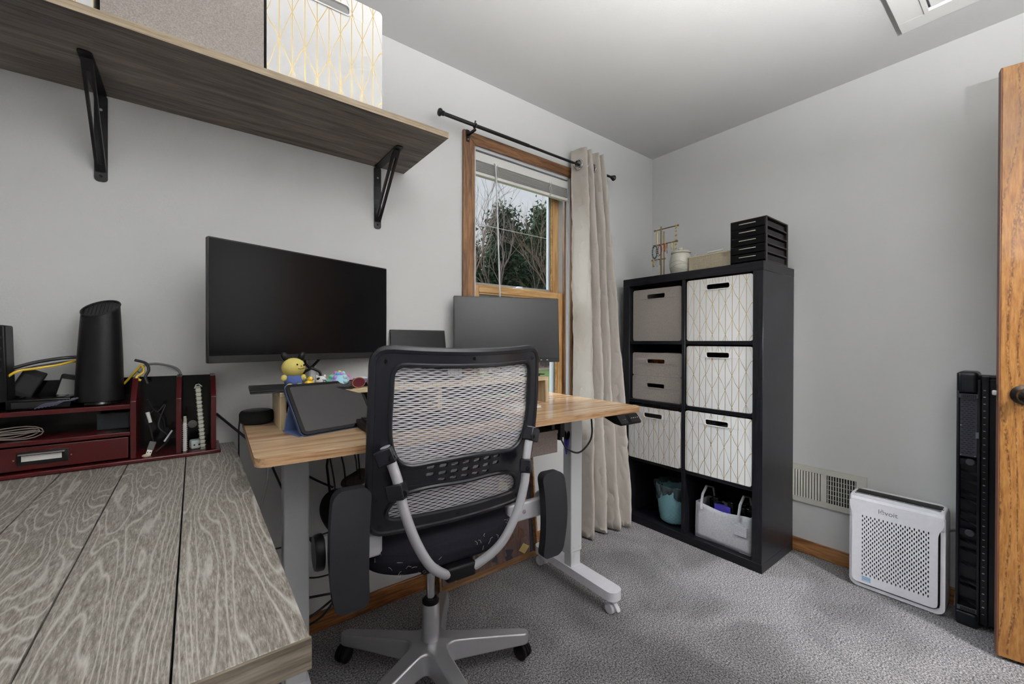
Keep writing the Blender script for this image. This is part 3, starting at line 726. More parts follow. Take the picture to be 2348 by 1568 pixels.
ced = [(34, .2, 12.4, 2.3, 'tall rounded dark cedar just right of the pulled-up blind cord'), (35, 3.6, 12.4, 2.2, 'dark cedar with a pointed double top right of the middle'),
       (33, -3.2, 8.6, 2.8, 'low dark cedar at the left edge of the window view'), (36, 6.6, 10.0, 2.6, 'low cedar at the right edge of the window view'),
       (40, 2.0, 11.6, 3.2, 'wide dark cedar behind the bare trees in the middle'), (44, -4.5, 11.4, 3.8, 'broad dark cedar far back at the left of the view'), (45, .2, 12.2, 4.0, 'broad dark cedar far back behind the tall rounded one'), (44, 4.6, 12.0, 4.0, 'broad dark cedar far back right of the middle'), (45, 8.8, 12.0, 4.0, 'broad dark cedar far back at the right of the view'), (38, 10.5, 8.0, 3.0, 'dark cedar beyond the right window frame'), (37, -8.5, 8.2, 3.0, 'dark cedar beyond the left window frame')]
for i, (d_, l_, h_, w_, lb) in enumerate(ced):
    r_ = thing('cedar_tree', lb, 'tree', at(d_, l_), i*.9, group='cedars of the far tree line')
    lf, tr = cedar_tree(20+i, h_, w_)
    part('foliage', lf, cedar, r_, smooth=0, recalc=False); part('trunk', tr, bark2, r_)
BL_ = ['tall forked leafless tree at the left of the window view', 'tall leafless tree just right of the blind wand', 'slim leafless tree towards the right of the view', 'leafless tree behind the slim one on the right', 'short brown leafless tree in the middle of the view', 'leafless tree far back at the left of the view', 'leafless tree at the right edge of the window view', 'leafless tree hidden beyond the left window frame', 'leafless tree hidden beyond the right window frame']
bare = [(24, -1.7, 12.6), (27, .4, 13.2), (26, 5.0, 12.0), (29, 3.9, 12.4), (25, 2.2, 8.2), (30, -3.4, 11.2), (28, 6.6, 11.6), (31, -6.5, 11.5), (29, 9.6, 12.0)]
for i, (d_, l_, h_) in enumerate(bare):
    mb = bare_tree(40+i, h_, .42, 5)
    o = part('bare_tree', mb, bark if i % 3 else bark2, label=BL_[i], cat='tree', group='bare trees of the far tree line', smooth=180)
    o.location = at(d_, l_); o.rotation_euler = (0, 0, i*1.3)
th_ = MB(); rnd = random.Random(5)
for i in range(2600):
    l_ = rnd.uniform(-13, 15); d_ = rnd.uniform(26, 37); b_ = Vector(at(d_, l_)); h_ = rnd.uniform(1.2, 5.5)
    a = b_+Vector((rnd.gauss(0, .35), rnd.gauss(0, .35), h_*.5)); e = a+Vector((rnd.gauss(0, .6), rnd.gauss(0, .6), h_*.5))
    th_.tube([b_, a, e], [.035, .022, .008], 3, cap=False)
    for j in range(2):
        e2 = a+Vector((rnd.gauss(0, .7), rnd.gauss(0, .7), h_*rnd.uniform(.2, .5))); th_.tube([a, e2], [.014, .006], 3, cap=False)
o = part('brushwood', th_, twig, label='tangle of bare saplings and brush under the far trees', cat='brush', kind='stuff', smooth=0, recalc=False)
wi = MB(); a = Vector(at(17, -8)); b_ = Vector(at(21, 12)); a.z = 7.65; b_.z = 4.65
wi.tube([a.lerp(b_, k/12)+Vector((0, 0, -.25*math.sin(PI*k/12))) for k in range(13)], .014, 5)
solo('power_line', wi, MT['cablew'], 'single pale overhead wire crossing the view outside', 'wire', tuple(a))
# ================================================================ WALL SHELF
SZ, ST, SX1, SY0 = 1.8202, .020, .7213, 1.2751
sh = thing('wall_shelf', 'dark weathered wood wall shelf on black metal brackets', 'shelf', (.2, YW, SZ))
part('board', wbox(-.93, SX1, SY0+.0015, YW-.001, SZ, SZ+ST), MT['shelf'], sh, world=True)
part('edge_band', wbox(-.93, SX1, SY0, SY0+.0016, SZ, SZ+ST), MT['shelf_edge'], sh, world=True)
def bracket(x):
    w2 = .0145
    b_ = MB()
    # wall strap and shelf strap with rounded ends
    b_.plate(rrect(x-w2, x+w2, SZ-.254, SZ-.0005, .010), [[(x+.0035*math.cos(a), SZ-.238+.0035*math.sin(a)) for a in [i*PI/4 for i in range(8)]]], .003, fn=lambda u, v, w_: (u, YW-.0025+w_, v))
    o = part('bracket', b_, MT['blackm'], sh, world=True)
    s2 = MB().plate(rrect(x-w2, x+w2, SY0+.155, YW-.004, .010), [], .003, fn=lambda u, v, w_: (u, v, SZ-.0025+w_))
    part('shelf_strap', s2, MT['blackm'], o, world=True)
    # brace: U channel, two flanges and a web
    A = Vector((0, SY0+.185, SZ-.004)); B = Vector((0, YW-.006, SZ-.222))
    d = (B-A).normalized(); n_ = Vector((0, -d.z, d.y)); n_ = n_ if n_.y < 0 else -n_
    br = MB()
    for sx in (-1, 1):
        xx = x+sx*.0082
        poly = [A+n_*.0, A+n_*.004+d*.0, B+n_*.004, B-n_*.012, A-n_*.012+d*.02]
        vs = [(xx-.0032, p_.y, p_.z) for p_ in poly]+[(xx+.0032, p_.y, p_.z) for p_ in poly]; n5 = 5
        br.add(vs, [tuple(range(5)), tuple(range(5, 10))]+[(i, (i+1) % 5, 5+(i+1) % 5, 5+i) for i in range(5)])
    part('brace', br, MT['blackm'], o, world=True)
    # mouth pieces of the brace at both ends
    for P_, L in ((A, .030), (B-d*.02, .022)):
        cap = MB(); q_ = [P_+n_*.0045, P_+n_*.0045+d*L, P_+n_*.003+d*L, P_+n_*.003]
        vs = [(x-.0107, a.y, a.z) for a in q_]+[(x+.0107, a.y, a.z) for a in q_]
        cap.add(vs, [(0, 1, 2, 3), (7, 6, 5, 4)]+[(i, (i+1) % 4, 4+(i+1) % 4, 4+i) for i in range(4)])
        part('brace_web', cap, MT['blackm'], o, world=True)
    for z_ in (SZ-.045, SZ-.238):
        part('screw', MB().ball((x, YW-.0045, z_), (.004, .0025, .004), 10, 6), MT['screw'] if z_ > SZ-.1 else MT['blackm'], o, world=True)
for x in (-.217, .607): bracket(x)

# ================================================================ STORAGE BINS
def bin_thing(name, label, wdt, dep, hgt, mat, loc, rz, hole=True, group=None, lean=0, hw=.058, hz=.045, hh=.013, contents=None):
    """open-topped fabric bin; local x width, y depth (front at -dep/2), z up"""
    t_ = thing(name, label, 'bin', loc, rz, group)
    x2, y2 = wdt/2, dep/2; th = .006
    hc = hgt-hz
    holes = [rrect(-hw, hw, hc-hh, hc+hh, .008, 3)] if hole else []
    def bow(u, v, w_):
        return (u, -y2+th/2+w_-.004*math.sin(PI*min(1, max(0, (u+x2)/wdt)))*math.sin(PI*min(1, max(0, v/hgt)))+lean*v, v)
    out = []
    for a, b_ in zip(rrect(-x2, x2, 0, hgt, .012, 4), rrect(-x2, x2, 0, hgt, .012, 4)[1:]+rrect(-x2, x2, 0, hgt, .012, 4)[:1]):
        k = 6 if math.hypot(b_[0]-a[0], b_[1]-a[1]) > .05 else 1
        for i in range(k): out.append((a[0]+(b_[0]-a[0])*i/k, a[1]+(b_[1]-a[1])*i/k))
    part('front_panel', MB().plate(out, holes, th, fn=bow), mat, t_)
    b_ = MB()
    b_.box(-x2+.001, -x2+th, -y2+th, y2, .004, hgt-.004); b_.box(x2-th, x2-.001, -y2+th, y2, .004, hgt-.004)
    b_.box(-x2+th, x2-th, y2-th, y2, .004, hgt-.004); b_.box(-x2+th, x2-th, -y2+th+.006, y2-th, .004, .01)
    part('body', b_, mat, t_)
    if hole:
        rm = MB().plate(rrect(-hw-.004, hw+.004, hc-hh-.004, hc+hh+.004, .010, 3), holes, .002, fn=lambda u, v, w_: bow(u, v, w_-.0042))
        part('handle_trim', rm, mat if mat is MT['felt'] else MT['paper'], t_)
    if contents:
        c_ = MB(); rn = random.Random(hash(label) % 1000)
        for i in range(14):
            c_.ball((rn.uniform(-x2*.7, x2*.7), rn.uniform(-y2*.6, y2*.5), hgt*.72+rn.uniform(-.05, .02)), (rn.uniform(.03, .06), rn.uniform(.03, .06), rn.uniform(.02, .045)), 10, 6)
        part('folded_cloth', c_, contents, t_)
    return t_
cloth_g = fabric('crumpled_grey_cloth', (.03, .03, .035), (.34, .34, .37), 60)
GB = 'bins in a row on the wall shelf'
ZB = SZ+ST
bin_thing('storage_bin', 'white bin with gold lines at the left end of the wall shelf', .33, .33, .30, MT['geo'], (-.346, 1.295+.165, ZB), 0, group=GB)
bin_thing('storage_bin', 'grey linen bin in the middle of the wall shelf', .325, .33, .30, MT['felt'], (-.008, 1.297+.165, ZB), 0, group=GB)
bin_thing('storage_bin', 'white bin with gold lines at the right end of the wall shelf', .325, .33, .315, MT['geo'], (.323, 1.290+.165, ZB), 0, group=GB, contents=fabric('dark_knit', (.01, .01, .01), (.10, .09, .08), 90))

# ================================================================ BOOKCASE
BX, BY0, BY1, BXR = 2.156, .8107, 1.6015, 2.546
bc = thing('bookcase', 'tall black-brown cube bookcase with two columns of four compartments', 'bookcase', ((BX+BXR)/2, (BY0+BY1)/2, 0))
def cb(n, a, mt, **kw): return part(n, wbox(*a), mt, bc, world=True, bev=.001, seg=1, **kw)
TT = .0445
cb('top_panel', (BX, BXR, BY0, BY1, 1.49-TT, 1.49), MT['case_h'])
cb('bottom_panel', (BX, BXR, BY0, BY1, 0, TT), MT['case_h'])
cb('side_panel', (BX, BXR, BY0+.0006, BY0+.045, TT, 1.49-TT), MT['case'])
cb('side_panel', (BX, BXR, BY1-.045, BY1-.0006, TT, 1.49-TT), MT['case'])
ymid = (BY0+BY1)/2
rows = [.0445+.3365+i*(.3365+.018) for i in range(3)]
zc = [TT]+[r_+.018 for r_ in rows]; zt = rows+[1.49-TT]
for r_ in rows:
    cb('shelf_board', (BX+.003, BXR-.004, BY0+.045, ymid-.009, r_, r_+.018), MT['case_h'])
    cb('shelf_board', (BX+.003, BXR-.004, ymid+.009, BY1-.045, r_, r_+.018), MT['case_h'])
cb('back_panel', (BXR-.004, BXR-.0005, BY0+.045, BY1-.045, TT, 1.49-TT), MT['case'])  # added dark sheet for the shade behind the open cubes
cb('divider', (BX+.002, BXR-.004, ymid-.009, ymid+.009, TT, 1.49-TT), MT['case'])
# fillers: bins face -X, so local -y (front) must point to -X: rz = -90 deg
RB = -PI/2
yR = (BY0+.045+ymid-.009)/2; yL = (ymid+.009+BY1-.045)/2
def shelf_bin(label, mat, y, z, wdt, hgt, dx=.012, **kw):
    return bin_thing('storage_bin', label, wdt, .34, hgt, mat, (BX+dx+.17, y, z+.001), RB, group='bins in the cube bookcase', **kw)
shelf_bin('white gold-lined bin, top right cube of the bookcase', MT['geo'], yR, zc[3], .333, .328, contents=cloth_g)
shelf_bin('white gold-lined bin, second cube down on the bookcase right side', MT['geo'], yR, zc[2], .333, .326, contents=cloth_g)
shelf_bin('white gold-lined bin, third cube down on the bookcase right side', MT['geo'], yR, zc[1], .335, .328, contents=cloth_g, dx=.004)
shelf_bin('tall grey linen bin, top left cube of the bookcase', MT['felt'], yL+.006, zc[3], .315, .31, dx=.03)
shelf_bin('shallow grey linen bin stacked on another in the bookcase', MT['felt'], yL+.004, zc[2]+.146, .32, .138, dx=.028, hz=.050, hh=.012, contents=fabric('rust_cloth', (.12, .03, .01), (.40, .15, .05), 60))
shelf_bin('shallow grey linen bin underneath another in the bookcase', MT['felt'], yL+.004, zc[2], .322, .145, dx=.028, hz=.055, hh=.012)
shelf_bin('white gold-lined bin half hidden by the wooden desk corner', MT['geo'], yL+.002, zc[1], .333, .315, dx=-.004)

# waste basket with liner
wb = thing('waste_basket', 'pale teal woven plastic waste basket with a bag inside', 'basket', (2.275, 1.325, TT+.001))
prof = [(.058, 0), (.075, .012), (.083, .05), (.090, .12), (.094, .205)]
b_ = MB()
def bask(u, v):
    i = v*(len(prof)-1); k = min(int(i), len(prof)-2); f_ = i-k
    r_ = prof[k][0]*(1-f_)+prof[k+1][0]*f_; z_ = prof[k][1]*(1-f_)+prof[k+1][1]*f_
    a = u*2*PI; w_ = .0016*(math.sin(a*22+(PI if int(v*18) % 2 else 0)))
    return ((r_+w_)*math.cos(a), (r_+w_)*math.sin(a), z_)
b_.grid(bask, 132, 36); b_.lathe([(0, .004), (.06, .004)], 24)
o = part('shell', b_, MT['teal'], wb, recalc=False); o.modifiers.new('thick', 'SOLIDIFY').thickness = .002
ln = MB()
def liner(u, v):
    a = u*2*PI; r_ = [.088, .097, .108, .100][min(3, int(v*3.99))] if False else .086+.022*math.sin(v*PI*.9)+.006*math.sin(a*9+v*5)+.004*math.sin(a*17)
    z_ = .20+.028*math.sin(v*PI)-.055*max(0, v-.45)*1.6*(1+.5*math.sin(a*3+1))
    return (r_*math.cos(a), r_*math.sin(a), z_)
ln.grid(liner, 90, 12)
part('bag_liner', ln, MT['bagp'], wb, recalc=False, smooth=180)

# felt tote
tb = thing('felt_tote', 'light grey felt tote stuffed with dark things in the bookcase', 'tote bag', (BX+.115, yR-.012, TT+.001), RB)
tw, td, th = .275, .15, .185
def top_z(u): return th+.012*math.cos(u*PI*2)*.6-.006
m = MB()
m.grid(lambda u, v: (-tw/2+u*tw, -td/2-.006*math.sin(u*PI)*math.sin(v*PI)+.008*v, v*top_z(u)), 16, 8)
o = part('front_side', m, MT['felt_light'], tb, recalc=False); o.modifiers.new('thick', 'SOLIDIFY').thickness = .004
m = MB()
m.grid(lambda u, v: (-tw/2+u*tw, td/2-.004*v, v*top_z(u)), 12, 6)
m.grid(lambda u, v: (-tw/2-.001, -td/2+.002+u*(td-.004)-.0+.008*v*(1-u), v*(th+.002)), 4, 6)
m.grid(lambda u, v: (tw/2+.001, -td/2+.002+u*(td-.004)+.008*v*(1-u), v*(th+.002)), 4, 6)
m.grid(lambda u, v: (-tw/2+u*tw, -td/2+v*td, .003), 4, 4)
o = part('body', m, MT['felt_light'], tb, recalc=False); o.modifiers.new('thick', 'SOLIDIFY').thickness = .004
for sx in (-1, 1):
    h_ = MB(); x = sx*.095-.012
    h_.tube([(x, -td/2-.001, th-.03), (x, -td/2-.002, th+.0), (x+.002, -td/2+.01, th+.05), (x+.003, -td/2+.05, th+.085), (x, td/2-.02, th+.06), (x, td/2-.004, th)], .0065, 8, flat=.45)
    part('handle', h_, MT['felt_light'], tb)
part('pocket', MB().box(.065, .125, -td/2-.010, -td/2-.004, .085, .135), MT['felt_light'], tb, bev=.002)
m = MB(); rn = random.Random(4)
for i in range(9):
    a = rn.uniform(-.1, .1); m.box(a, a+rn.uniform(.02, .05), rn.uniform(-.04, .0), rn.uniform(.01, .05), .10, th+rn.uniform(.0, .05), RT((0, 0, 0), rn.uniform(-.3, .3)))
part('packed_things', m, MT['blackg'], tb, bev=.003)
part('blue_packet', MB().box(-.05, .03, -.05, -.03, .1, th+.012), MT['purple'], tb)

# ---- things on top of the bookcase
ZT = 1.491
jr = thing('lidded_jar', 'cream ceramic lidded jar with wavy grey lines on the bookcase', 'jar', (2.262, 1.283, ZT))
jp = [(.040, 0), (.052, .01), (.060, .045), (.059, .085), (.052, .115), (.047, .124)]
part('pot', MB().lathe(jp, 40), MT['cream'], jr)
part('lid', MB().lathe([(.052, .124), (.054, .128), (.050, .135), (.020, .142), (.012, .146), (.014, .154), (.010, .160), (0, .161)], 36), MT['cream'], jr)
def jr_r(z):
    for (r1, z1), (r2, z2) in zip(jp, jp[1:]):
        if z1 <= z <= z2: return r1+(r2-r1)*(z-z1)/(z2-z1)
    return .05
for k, (ph, am, z0) in enumerate(((0, .016, .05), (1.2, .014, .072), (2.6, .018, .035))):
    pts = []
    for i in range(46):
        a = 2*PI*i/45; z_ = z0+am*math.sin(a*2+ph)+.012*math.sin(a+ph); r_ = jr_r(z_)+.0002
        pts.append((r_*math.cos(a), r_*math.sin(a), z_))
    part('glaze_line', MB().tube(pts, .0009, 5), MT['creamline'], jr)

jt_ = thing('jewelry_stand', 'brass jewelry tree stand with three crossbars on the bookcase', 'jewelry stand', (2.235, 1.392, ZT))
part('base', MB().lathe([(.045, 0), (.045, .006), (.010, .010), (0, .010)], 24), MT['brass'], jt_)
part('post', MB().tube([(0, 0, .005), (0, 0, .30)], .0045, 8), MT['brass'], jt_)
part('post', MB().tube([(.006, -.016, .005), (.006, -.016, .27)], .0035, 8), MT['brass'], jt_)
bars = [(.285, -.105, .045), (.195, -.10, .05), (.108, -.022, .06)]
for z_, a, b_ in bars:
    o = part('crossbar', MB().tube([(.004, a, z_+.012*(-a)), (.004, b_, z_)], .0032, 8), MT['brass'], jt_)
    for y_ in (a, b_): part('bar_knob', MB().ball((.004, y_, z_+(.012*(-a) if y_ == a else 0)), .006, 10, 6), MT['brass'], o)
J0 = Vector((2.235, 1.392, ZT))
def hang(name, label, y, z, L, wd, mat, beads=False, cat='bracelet'):
    c = J0+Vector((-.002, y, z)); pts = []
    for i in range(20):
        a = 2*PI*i/20; pts.append(c+Vector((.006*math.sin(a*1)-.003, wd*math.sin(a), -L/2+L/2*math.cos(a))))
    mb = MB()
    if beads:
        for i_, p_ in enumerate(pts): mb.ball(p_, .0042 if i_ % 2 else .0052, 8, 5)
    else: mb.tube(pts, .0016, 6, closed=True)
    return solo(name, mb, mat, label, cat, tuple(c), group='jewelry hanging on the stand')
hang('bead_bracelet', 'dark green bead bracelet hanging left of the red rings', .038, .192, .075, .020, MT['green'], True)
hang('ring_bracelet', 'dark red cord bracelet on the middle bar, outer one', .012, .192, .066, .021, MT['red'])
hang('ring_bracelet', 'dark red cord bracelet on the middle bar, inner one', .004, .191, .060, .016, MT['red'])
hang('earring', 'orange tassel earring on the middle bar', -.028, .193, .042, .006, MT['orange'], True, 'earring')
hang('earring', 'dark drop earring hanging beside the orange tassel', -.042, .193, .06, .004, MT['blackg'], False, 'earring')
hang('earring', 'small gold hoop at the right end of the middle bar', -.070, .194, .04, .008, MT['goldc'], False, 'earring')
hang('earring', 'thin gold chain loop at the right of the middle bar', -.085, .194, .05, .006, MT['goldc'], False, 'earring')
hang('necklace', 'long pale gold chain hanging from the top bar end', -.098, .288, .17, .006, MT['goldc'], True, 'necklace')
hang('necklace', 'fine chain hanging near the left of the top bar', .025, .286, .11, .007, MT['goldc'], False, 'necklace')
hang('earring', 'gold and pearl earring on the left of the low bar', .046, .106, .036, .006, MT['goldc'], True, 'earring')
hang('earring', 'silver hoop in the middle of the low bar', .022, .106, .04, .009, MT['silver'], False, 'earring')
hang('earring', 'small brass hoop at the right of the low bar', .002, .106, .034, .007, MT['brass'], False, 'earring')

bk = thing('woven_tray', 'cream woven paper basket tray between jar and drawers', 'basket', (2.35, 1.101, ZT))
m = MB(); bx_, by_, bh = .12, .116, .085
for a in ((-bx_, bx_, -by_, -by_+.005), (-bx_, bx_, by_-.005, by_), (-bx_, -bx_+.005, -by_+.005, by_-.005), (bx_-.005, bx_, -by_+.005, by_-.005)): m.box(a[0], a[1], a[2], a[3], 0, bh)
m.box(-bx_+.004, bx_-.004, -by_+.004, by_-.004, 0, .005)
part('wall_panel', m, MT['rattan'], bk)
wv = MB()
for i in range(29):
    y_ = -by_+.004+i*.0080; wv.tube([(-bx_-.0012, y_, .002), (-bx_-.0016, y_, bh-.004)], .0013, 4)
for j in range(9): wv.tube([(-bx_-.0018, -by_, .006+j*.009), (-bx_-.0018, by_, .006+j*.009)], .0012, 4)
part('weave', wv, MT['rattan'], bk, kind='stuff', smooth=0)
rm = MB().tube([(-bx_, -by_, bh), (-bx_, by_, bh), (bx_, by_, bh), (bx_, -by_, bh)], .005, 6, closed=True)
part('rim', rm, MT['rattan'], bk)
solo('white_marker', MB().tube([(2.232, 1.11, ZT+.096), (2.232, 1.03, ZT+.099)], .005, 8), MT['white_p'], 'white marker pen lying on the woven basket rim', 'pen', (2.232, 1.07, ZT+.09))
solo('paper_scrap', MB().box(-.011, .011, -.002, .002, -.004, .004, RT((2.233, 1.180, ZT+.094), 1.3, 0, .5)), MT['paper'], 'small white paper scrap on the woven basket rim', 'paper', (2.233, 1.180, ZT+.09))

du = thing('mini_drawers', 'black plastic five-drawer desktop unit on the bookcase', 'drawers', (2.335, .8975, ZT))
ux0, ux1, uy0, uy1, uh = -.14, .135, -.083, .083, .222
fr = MB(); fr.box(ux0+.006, ux1, uy0, uy0+.004, 0, .006); fr.box(ux0+.006, ux1, uy1-.004, uy1, 0, .006)
part('base_frame', MB().box(ux0+.004, ux1, uy0, uy1, 0, .004), MT['drawerf'], du)
for y_ in (uy0, uy1-.005):
    s_ = MB()
    for xx in (ux0+.006, ux1-.012): s_.box(xx, xx+.012, y_, y_+.005, .004, uh)
    for k in range(6): s_.box(ux0+.018, ux1-.012, y_, y_+.005, .004+k*.0423, .010+k*.0423)
    part('side_frame', s_, MT['drawerf'], du, bev=.001)
part('top_frame', MB().box(ux0+.004, ux1, uy0, uy1, uh-.006, uh), MT['drawerf'], du, bev=.003)
part('back_frame', MB().box(ux1-.004, ux1, uy0, uy1, .004, uh-.006), MT['drawerf'], du)
for k in range(5):
    z_ = .012+k*.0413
    d_ = part('drawer', MB().box(ux0, ux0+.006, uy0+.004, uy1-.004, z_, z_+.037), MT['drawerb'], du, bev=.002)
    part('drawer_tray', MB().box(ux0+.006, ux1-.01, uy0+.008, uy1-.008, z_, z_+.028), MT['drawerb'], d_)
    part('handle', MB().box(ux0-.006, ux0, -.038, .038, z_+.020, z_+.024), plain('clear_handle_%d' % k, (.45, .44, .38), .2) if k == 0 else bpy.data.materials['clear_handle_0'], d_, bev=.001)
# ================================================================ GREY WORKTABLE
GX0, GX1, GY0, GY1, GZT = -.53, .1085, .507, YW-.005, .76
gd = thing('plank_table', 'weathered grey plank table in the near left corner', 'table', (-.21, 1.08, 0))
nb = 5; pw = (GX1-GX0)/nb
for i in range(nb):
    x0 = GX0+i*pw; x1 = x0+pw
    part('plank', wbox(x0+.0012, x1-.0012, GY0+.0045, GY1, GZT-.030, GZT), MT['wtd'], gd, world=True, bev=.0012)
part('underlay', wbox(GX0+.002, GX1-.002, GY0+.0045, GY1, GZT-.036, GZT-.0295), MT['blackm'], gd, world=True)
part('edge_band', wbox(GX0, GX1, GY0, GY0+.0045, GZT-.036, GZT-.0008), MT['wtd_edge'], gd, world=True)
for x in (GX0+.05, .0):
    for y in (GY0+.09, GY1-.10):
        part('leg', wbox(x-.02, x+.02, y-.02, y+.02, 0, GZT-.036), MT['blackm'], gd, world=True, bev=.003)
for y in (GY0+.09, GY1-.10):
    part('stretcher', wbox(GX0+.07, -.02, y-.015, y+.015, .62, .66), MT['blackm'], gd, world=True)

# ================================================================ STANDING DESK
DA = math.radians(-2.17); DZ, DWD, DDP = .8376, 1.3715, .585
dex = Vector((math.cos(DA), math.sin(DA), 0)); dey = Vector((-math.sin(DA), math.cos(DA), 0))
DFL = Vector((.1077, 1.0533, 0)); DC = DFL+dex*(DWD/2)+dey*(DDP/2)
sd = thing('standing_desk', 'white-legged standing desk with a light acacia wood top', 'desk', tuple(DC), DA)
x2, y2 = DWD/2, DDP/2
top = part('desktop', MB().plate(rrect(-x2, x2, -y2, y2, .028, 6), [], .0205, fn=lambda u, v, w_: (u, v, DZ-.0105+w_)), MT['desk'], sd, bev=.0008, seg=1)
# edge band: thin skin around the top
eb = rrect(-x2-.0006, x2+.0006, -y2-.0006, y2+.0006, .0286, 6)
m = MB(); n = len(eb)
m.add([(a, b, DZ-.0205) for a, b in eb]+[(a, b, DZ-.0012) for a, b in eb], [(i, (i+1) % n, n+(i+1) % n, n+i) for i in range(n)])
part('edge_band', m, MT['desk_edge'], sd)
for sx in (-1, 1):
    cx = sx*.565; cy = -.012
    lg = part('leg', MB().box(cx-.034, cx+.034, cy-.026, cy+.026, .165, DZ-.05), MT['powder'], sd, bev=.004)
    part('inner_column', MB().box(cx-.029, cx+.029, cy-.022, cy+.022, .095, .18), MT['powder'], lg, bev=.003)
    part('top_plate', MB().box(cx-.04, cx+.04, -.16, .26, DZ-.05, DZ-.0215), MT['powder'], lg, bev=.002)
    for k in (-.012, .012):
        part('rivet', MB().ball((cx-sx*0+k*1.3, cy-.0263, .185), (.0018, .0008, .0018), 8, 5), MT['silver_d'], lg)
    ft = part('foot', MB().plate(rrect(cx-.036, cx+.036, -.272, .225, .032, 6), [], .036, fn=lambda u, v, w_: (u, v, .083+w_)), MT['powder_w'], sd, bev=.007, seg=3)
    for fy in (-.243, .196):
        cs = part('caster', MB().lathe([(.010, .05), (.010, .066)], 12, (cx, fy, 0)), MT['powder_w'], sd)
        for k in (-1, 1):
            wm = RT((cx+k*.011, fy+.006, .023)) @ Matrix.Rotation(PI/2, 4, 'Y')
            part('wheel', MB().lathe([(.0, -.008), (.019, -.008), (.022, -.005), (.022, .005), (.019, .008), (0, .008)], 20, m=wm), MT['powder_w'], cs)
        part('brake_tab', MB().prism([(fy-.034, .022), (fy-.018, .034), (fy+.004, .050), (fy-.014, .050), (fy-.03, .034)], cx-.010, cx+.010, 'x'), MT['powder_w'], cs, bev=.003)
part('crossbar', MB().box(-.53, .53, -.04, .0, DZ-.05, DZ-.0215), MT['powder'], sd, bev=.002)
part('control_box', MB().box(.24, .46, .06, .16, DZ-.06, DZ-.0215), MT['blackp'], sd, bev=.004)
# hand controller under the front edge
hc = MB()
prof = [(-y2+.075, DZ-.0215), (-y2-.006, DZ-.0215), (-y2-.030, DZ-.052), (-y2-.025, DZ-.060), (-y2+.010, DZ-.056), (-y2+.075, DZ-.034)]
hc.prism(prof, x2-.165, x2-.045, 'x')
hco = part('hand_controller', hc, MT['blackp'], sd, bev=.003)
sl = Vector((0, -.024, -.0305)); sn = Vector((0, -.0305, .024)).normalized()
def face_pt(a, b, o_=0): # a along x from left, b down the slope 0..1
    return Vector((x2-.165+a, -y2-.006, DZ-.0215))+sl*b+sn*o_
for i in range(4):
    c = face_pt(.070+i*.012, .5, .0004)
    part('button', MB().box(-.002, .002, -.003, .003, -.0004, .0004, Matrix.Translation(c) @ Matrix.Rotation(math.atan2(.0305, -.024)+PI, 4, 'X')), MT['white_p'], hco)
for i, sg in enumerate((1, -1)):
    c = face_pt(.018+i*.012, .55, .0004)
    mm = Matrix.Translation(c) @ Matrix.Rotation(math.atan2(.0305, -.024)+PI, 4, 'X')
    part('arrow_button', MB().add([mm @ Vector((-.003, sg*.003, 0)), mm @ Vector((.003, sg*.003, 0)), mm @ Vector((0, -sg*.003, 0))], [(0, 1, 2)]), MT['white_p'], hco)
part('display', MB().box(.040, .062, -.0, .0, 0, 0) if False else MB().add([face_pt(.042, .1, .0003), face_pt(.062, .1, .0003), face_pt(.062, .9, .0003), face_pt(.042, .9, .0003)], [(0, 1, 2, 3)]), MT['screen'], hco)
def dw(x, y, z): # desk local (from centre) -> world
    return tuple(DC+dex*x+dey*y+Vector((0, 0, z)))

# ---- fabric drawer hung under the desk
fd = thing('hanging_fabric_drawer', 'brown-grey fabric drawer hung under the desk', 'drawer', dw(.115, -.035, .68), DA)
m = MB(); w2, d2, h_ = .20, .15, .085
fr_ = MB().box(-w2, w2, -d2, -d2+.006, 0, h_); part('front_panel', fr_, fabric('brown_grey_linen', (.13, .10, .09), (.28, .235, .215), 330), fd, bev=.002)
m.box(-w2, -w2+.006, -d2+.006, d2, 0, h_); m.box(w2-.006, w2, -d2+.006, d2, 0, h_); m.box(-w2+.006, w2-.006, d2-.006, d2, 0, h_); m.box(-w2+.006, w2-.006, -d2+.006, d2-.006, 0, .006)
part('body', m, bpy.data.materials['brown_grey_linen'], fd)
part('top_hem', MB().box(-w2-.001, w2+.001, -d2-.0012, -d2, h_-.012, h_), bpy.data.materials['brown_grey_linen'], fd)
part('runner', MB().box(w2-.012, w2+.004, -d2+.02, d2, h_, DZ-.0215-.68), MT['blackm'], fd); part('runner', MB().box(-w2-.004, -w2+.012, -d2+.02, d2, h_, DZ-.0215-.68), MT['blackm'], fd)
for i, (mt, x, z) in enumerate(((MT['bluec'], .06, .098), (MT['paper'], .02, .102), (plain('folder_cyan', (.12, .35, .55), .5), -.02, .105), (MT['navy'], .10, .10))):
    solo('paper_folder', MB().box(-.09, .09, -.002, .002, -.04, .04, Matrix.Translation(dw(.115+x, -.035-.08+i*.028, .68+z-.042)) @ Matrix.Rotation(DA, 4, 'Z') @ Matrix.Rotation(.5, 4, 'X')), mt,
         ['blue paper folder at the front of the fabric drawer', 'white paper sheaf in the fabric drawer', 'cyan paper folder in the fabric drawer', 'navy paper folder at the back of the fabric drawer'][i], 'folder', dw(.115+x, -.035, .70), group='folders in the fabric drawer')
# ---- power brick hung beside it
pb = thing('power_adapter', 'black power adapter hung under the desk beside the drawer', 'adapter', dw(.392, -.11, .715), DA)
part('body', MB().box(-.014, .014, -.02, .02, 0, .10), MT['blackp'], pb, bev=.004); part('end_cap', MB().box(-.009, .009, -.012, .012, -.012, 0), MT['blackp'], pb, bev=.002)
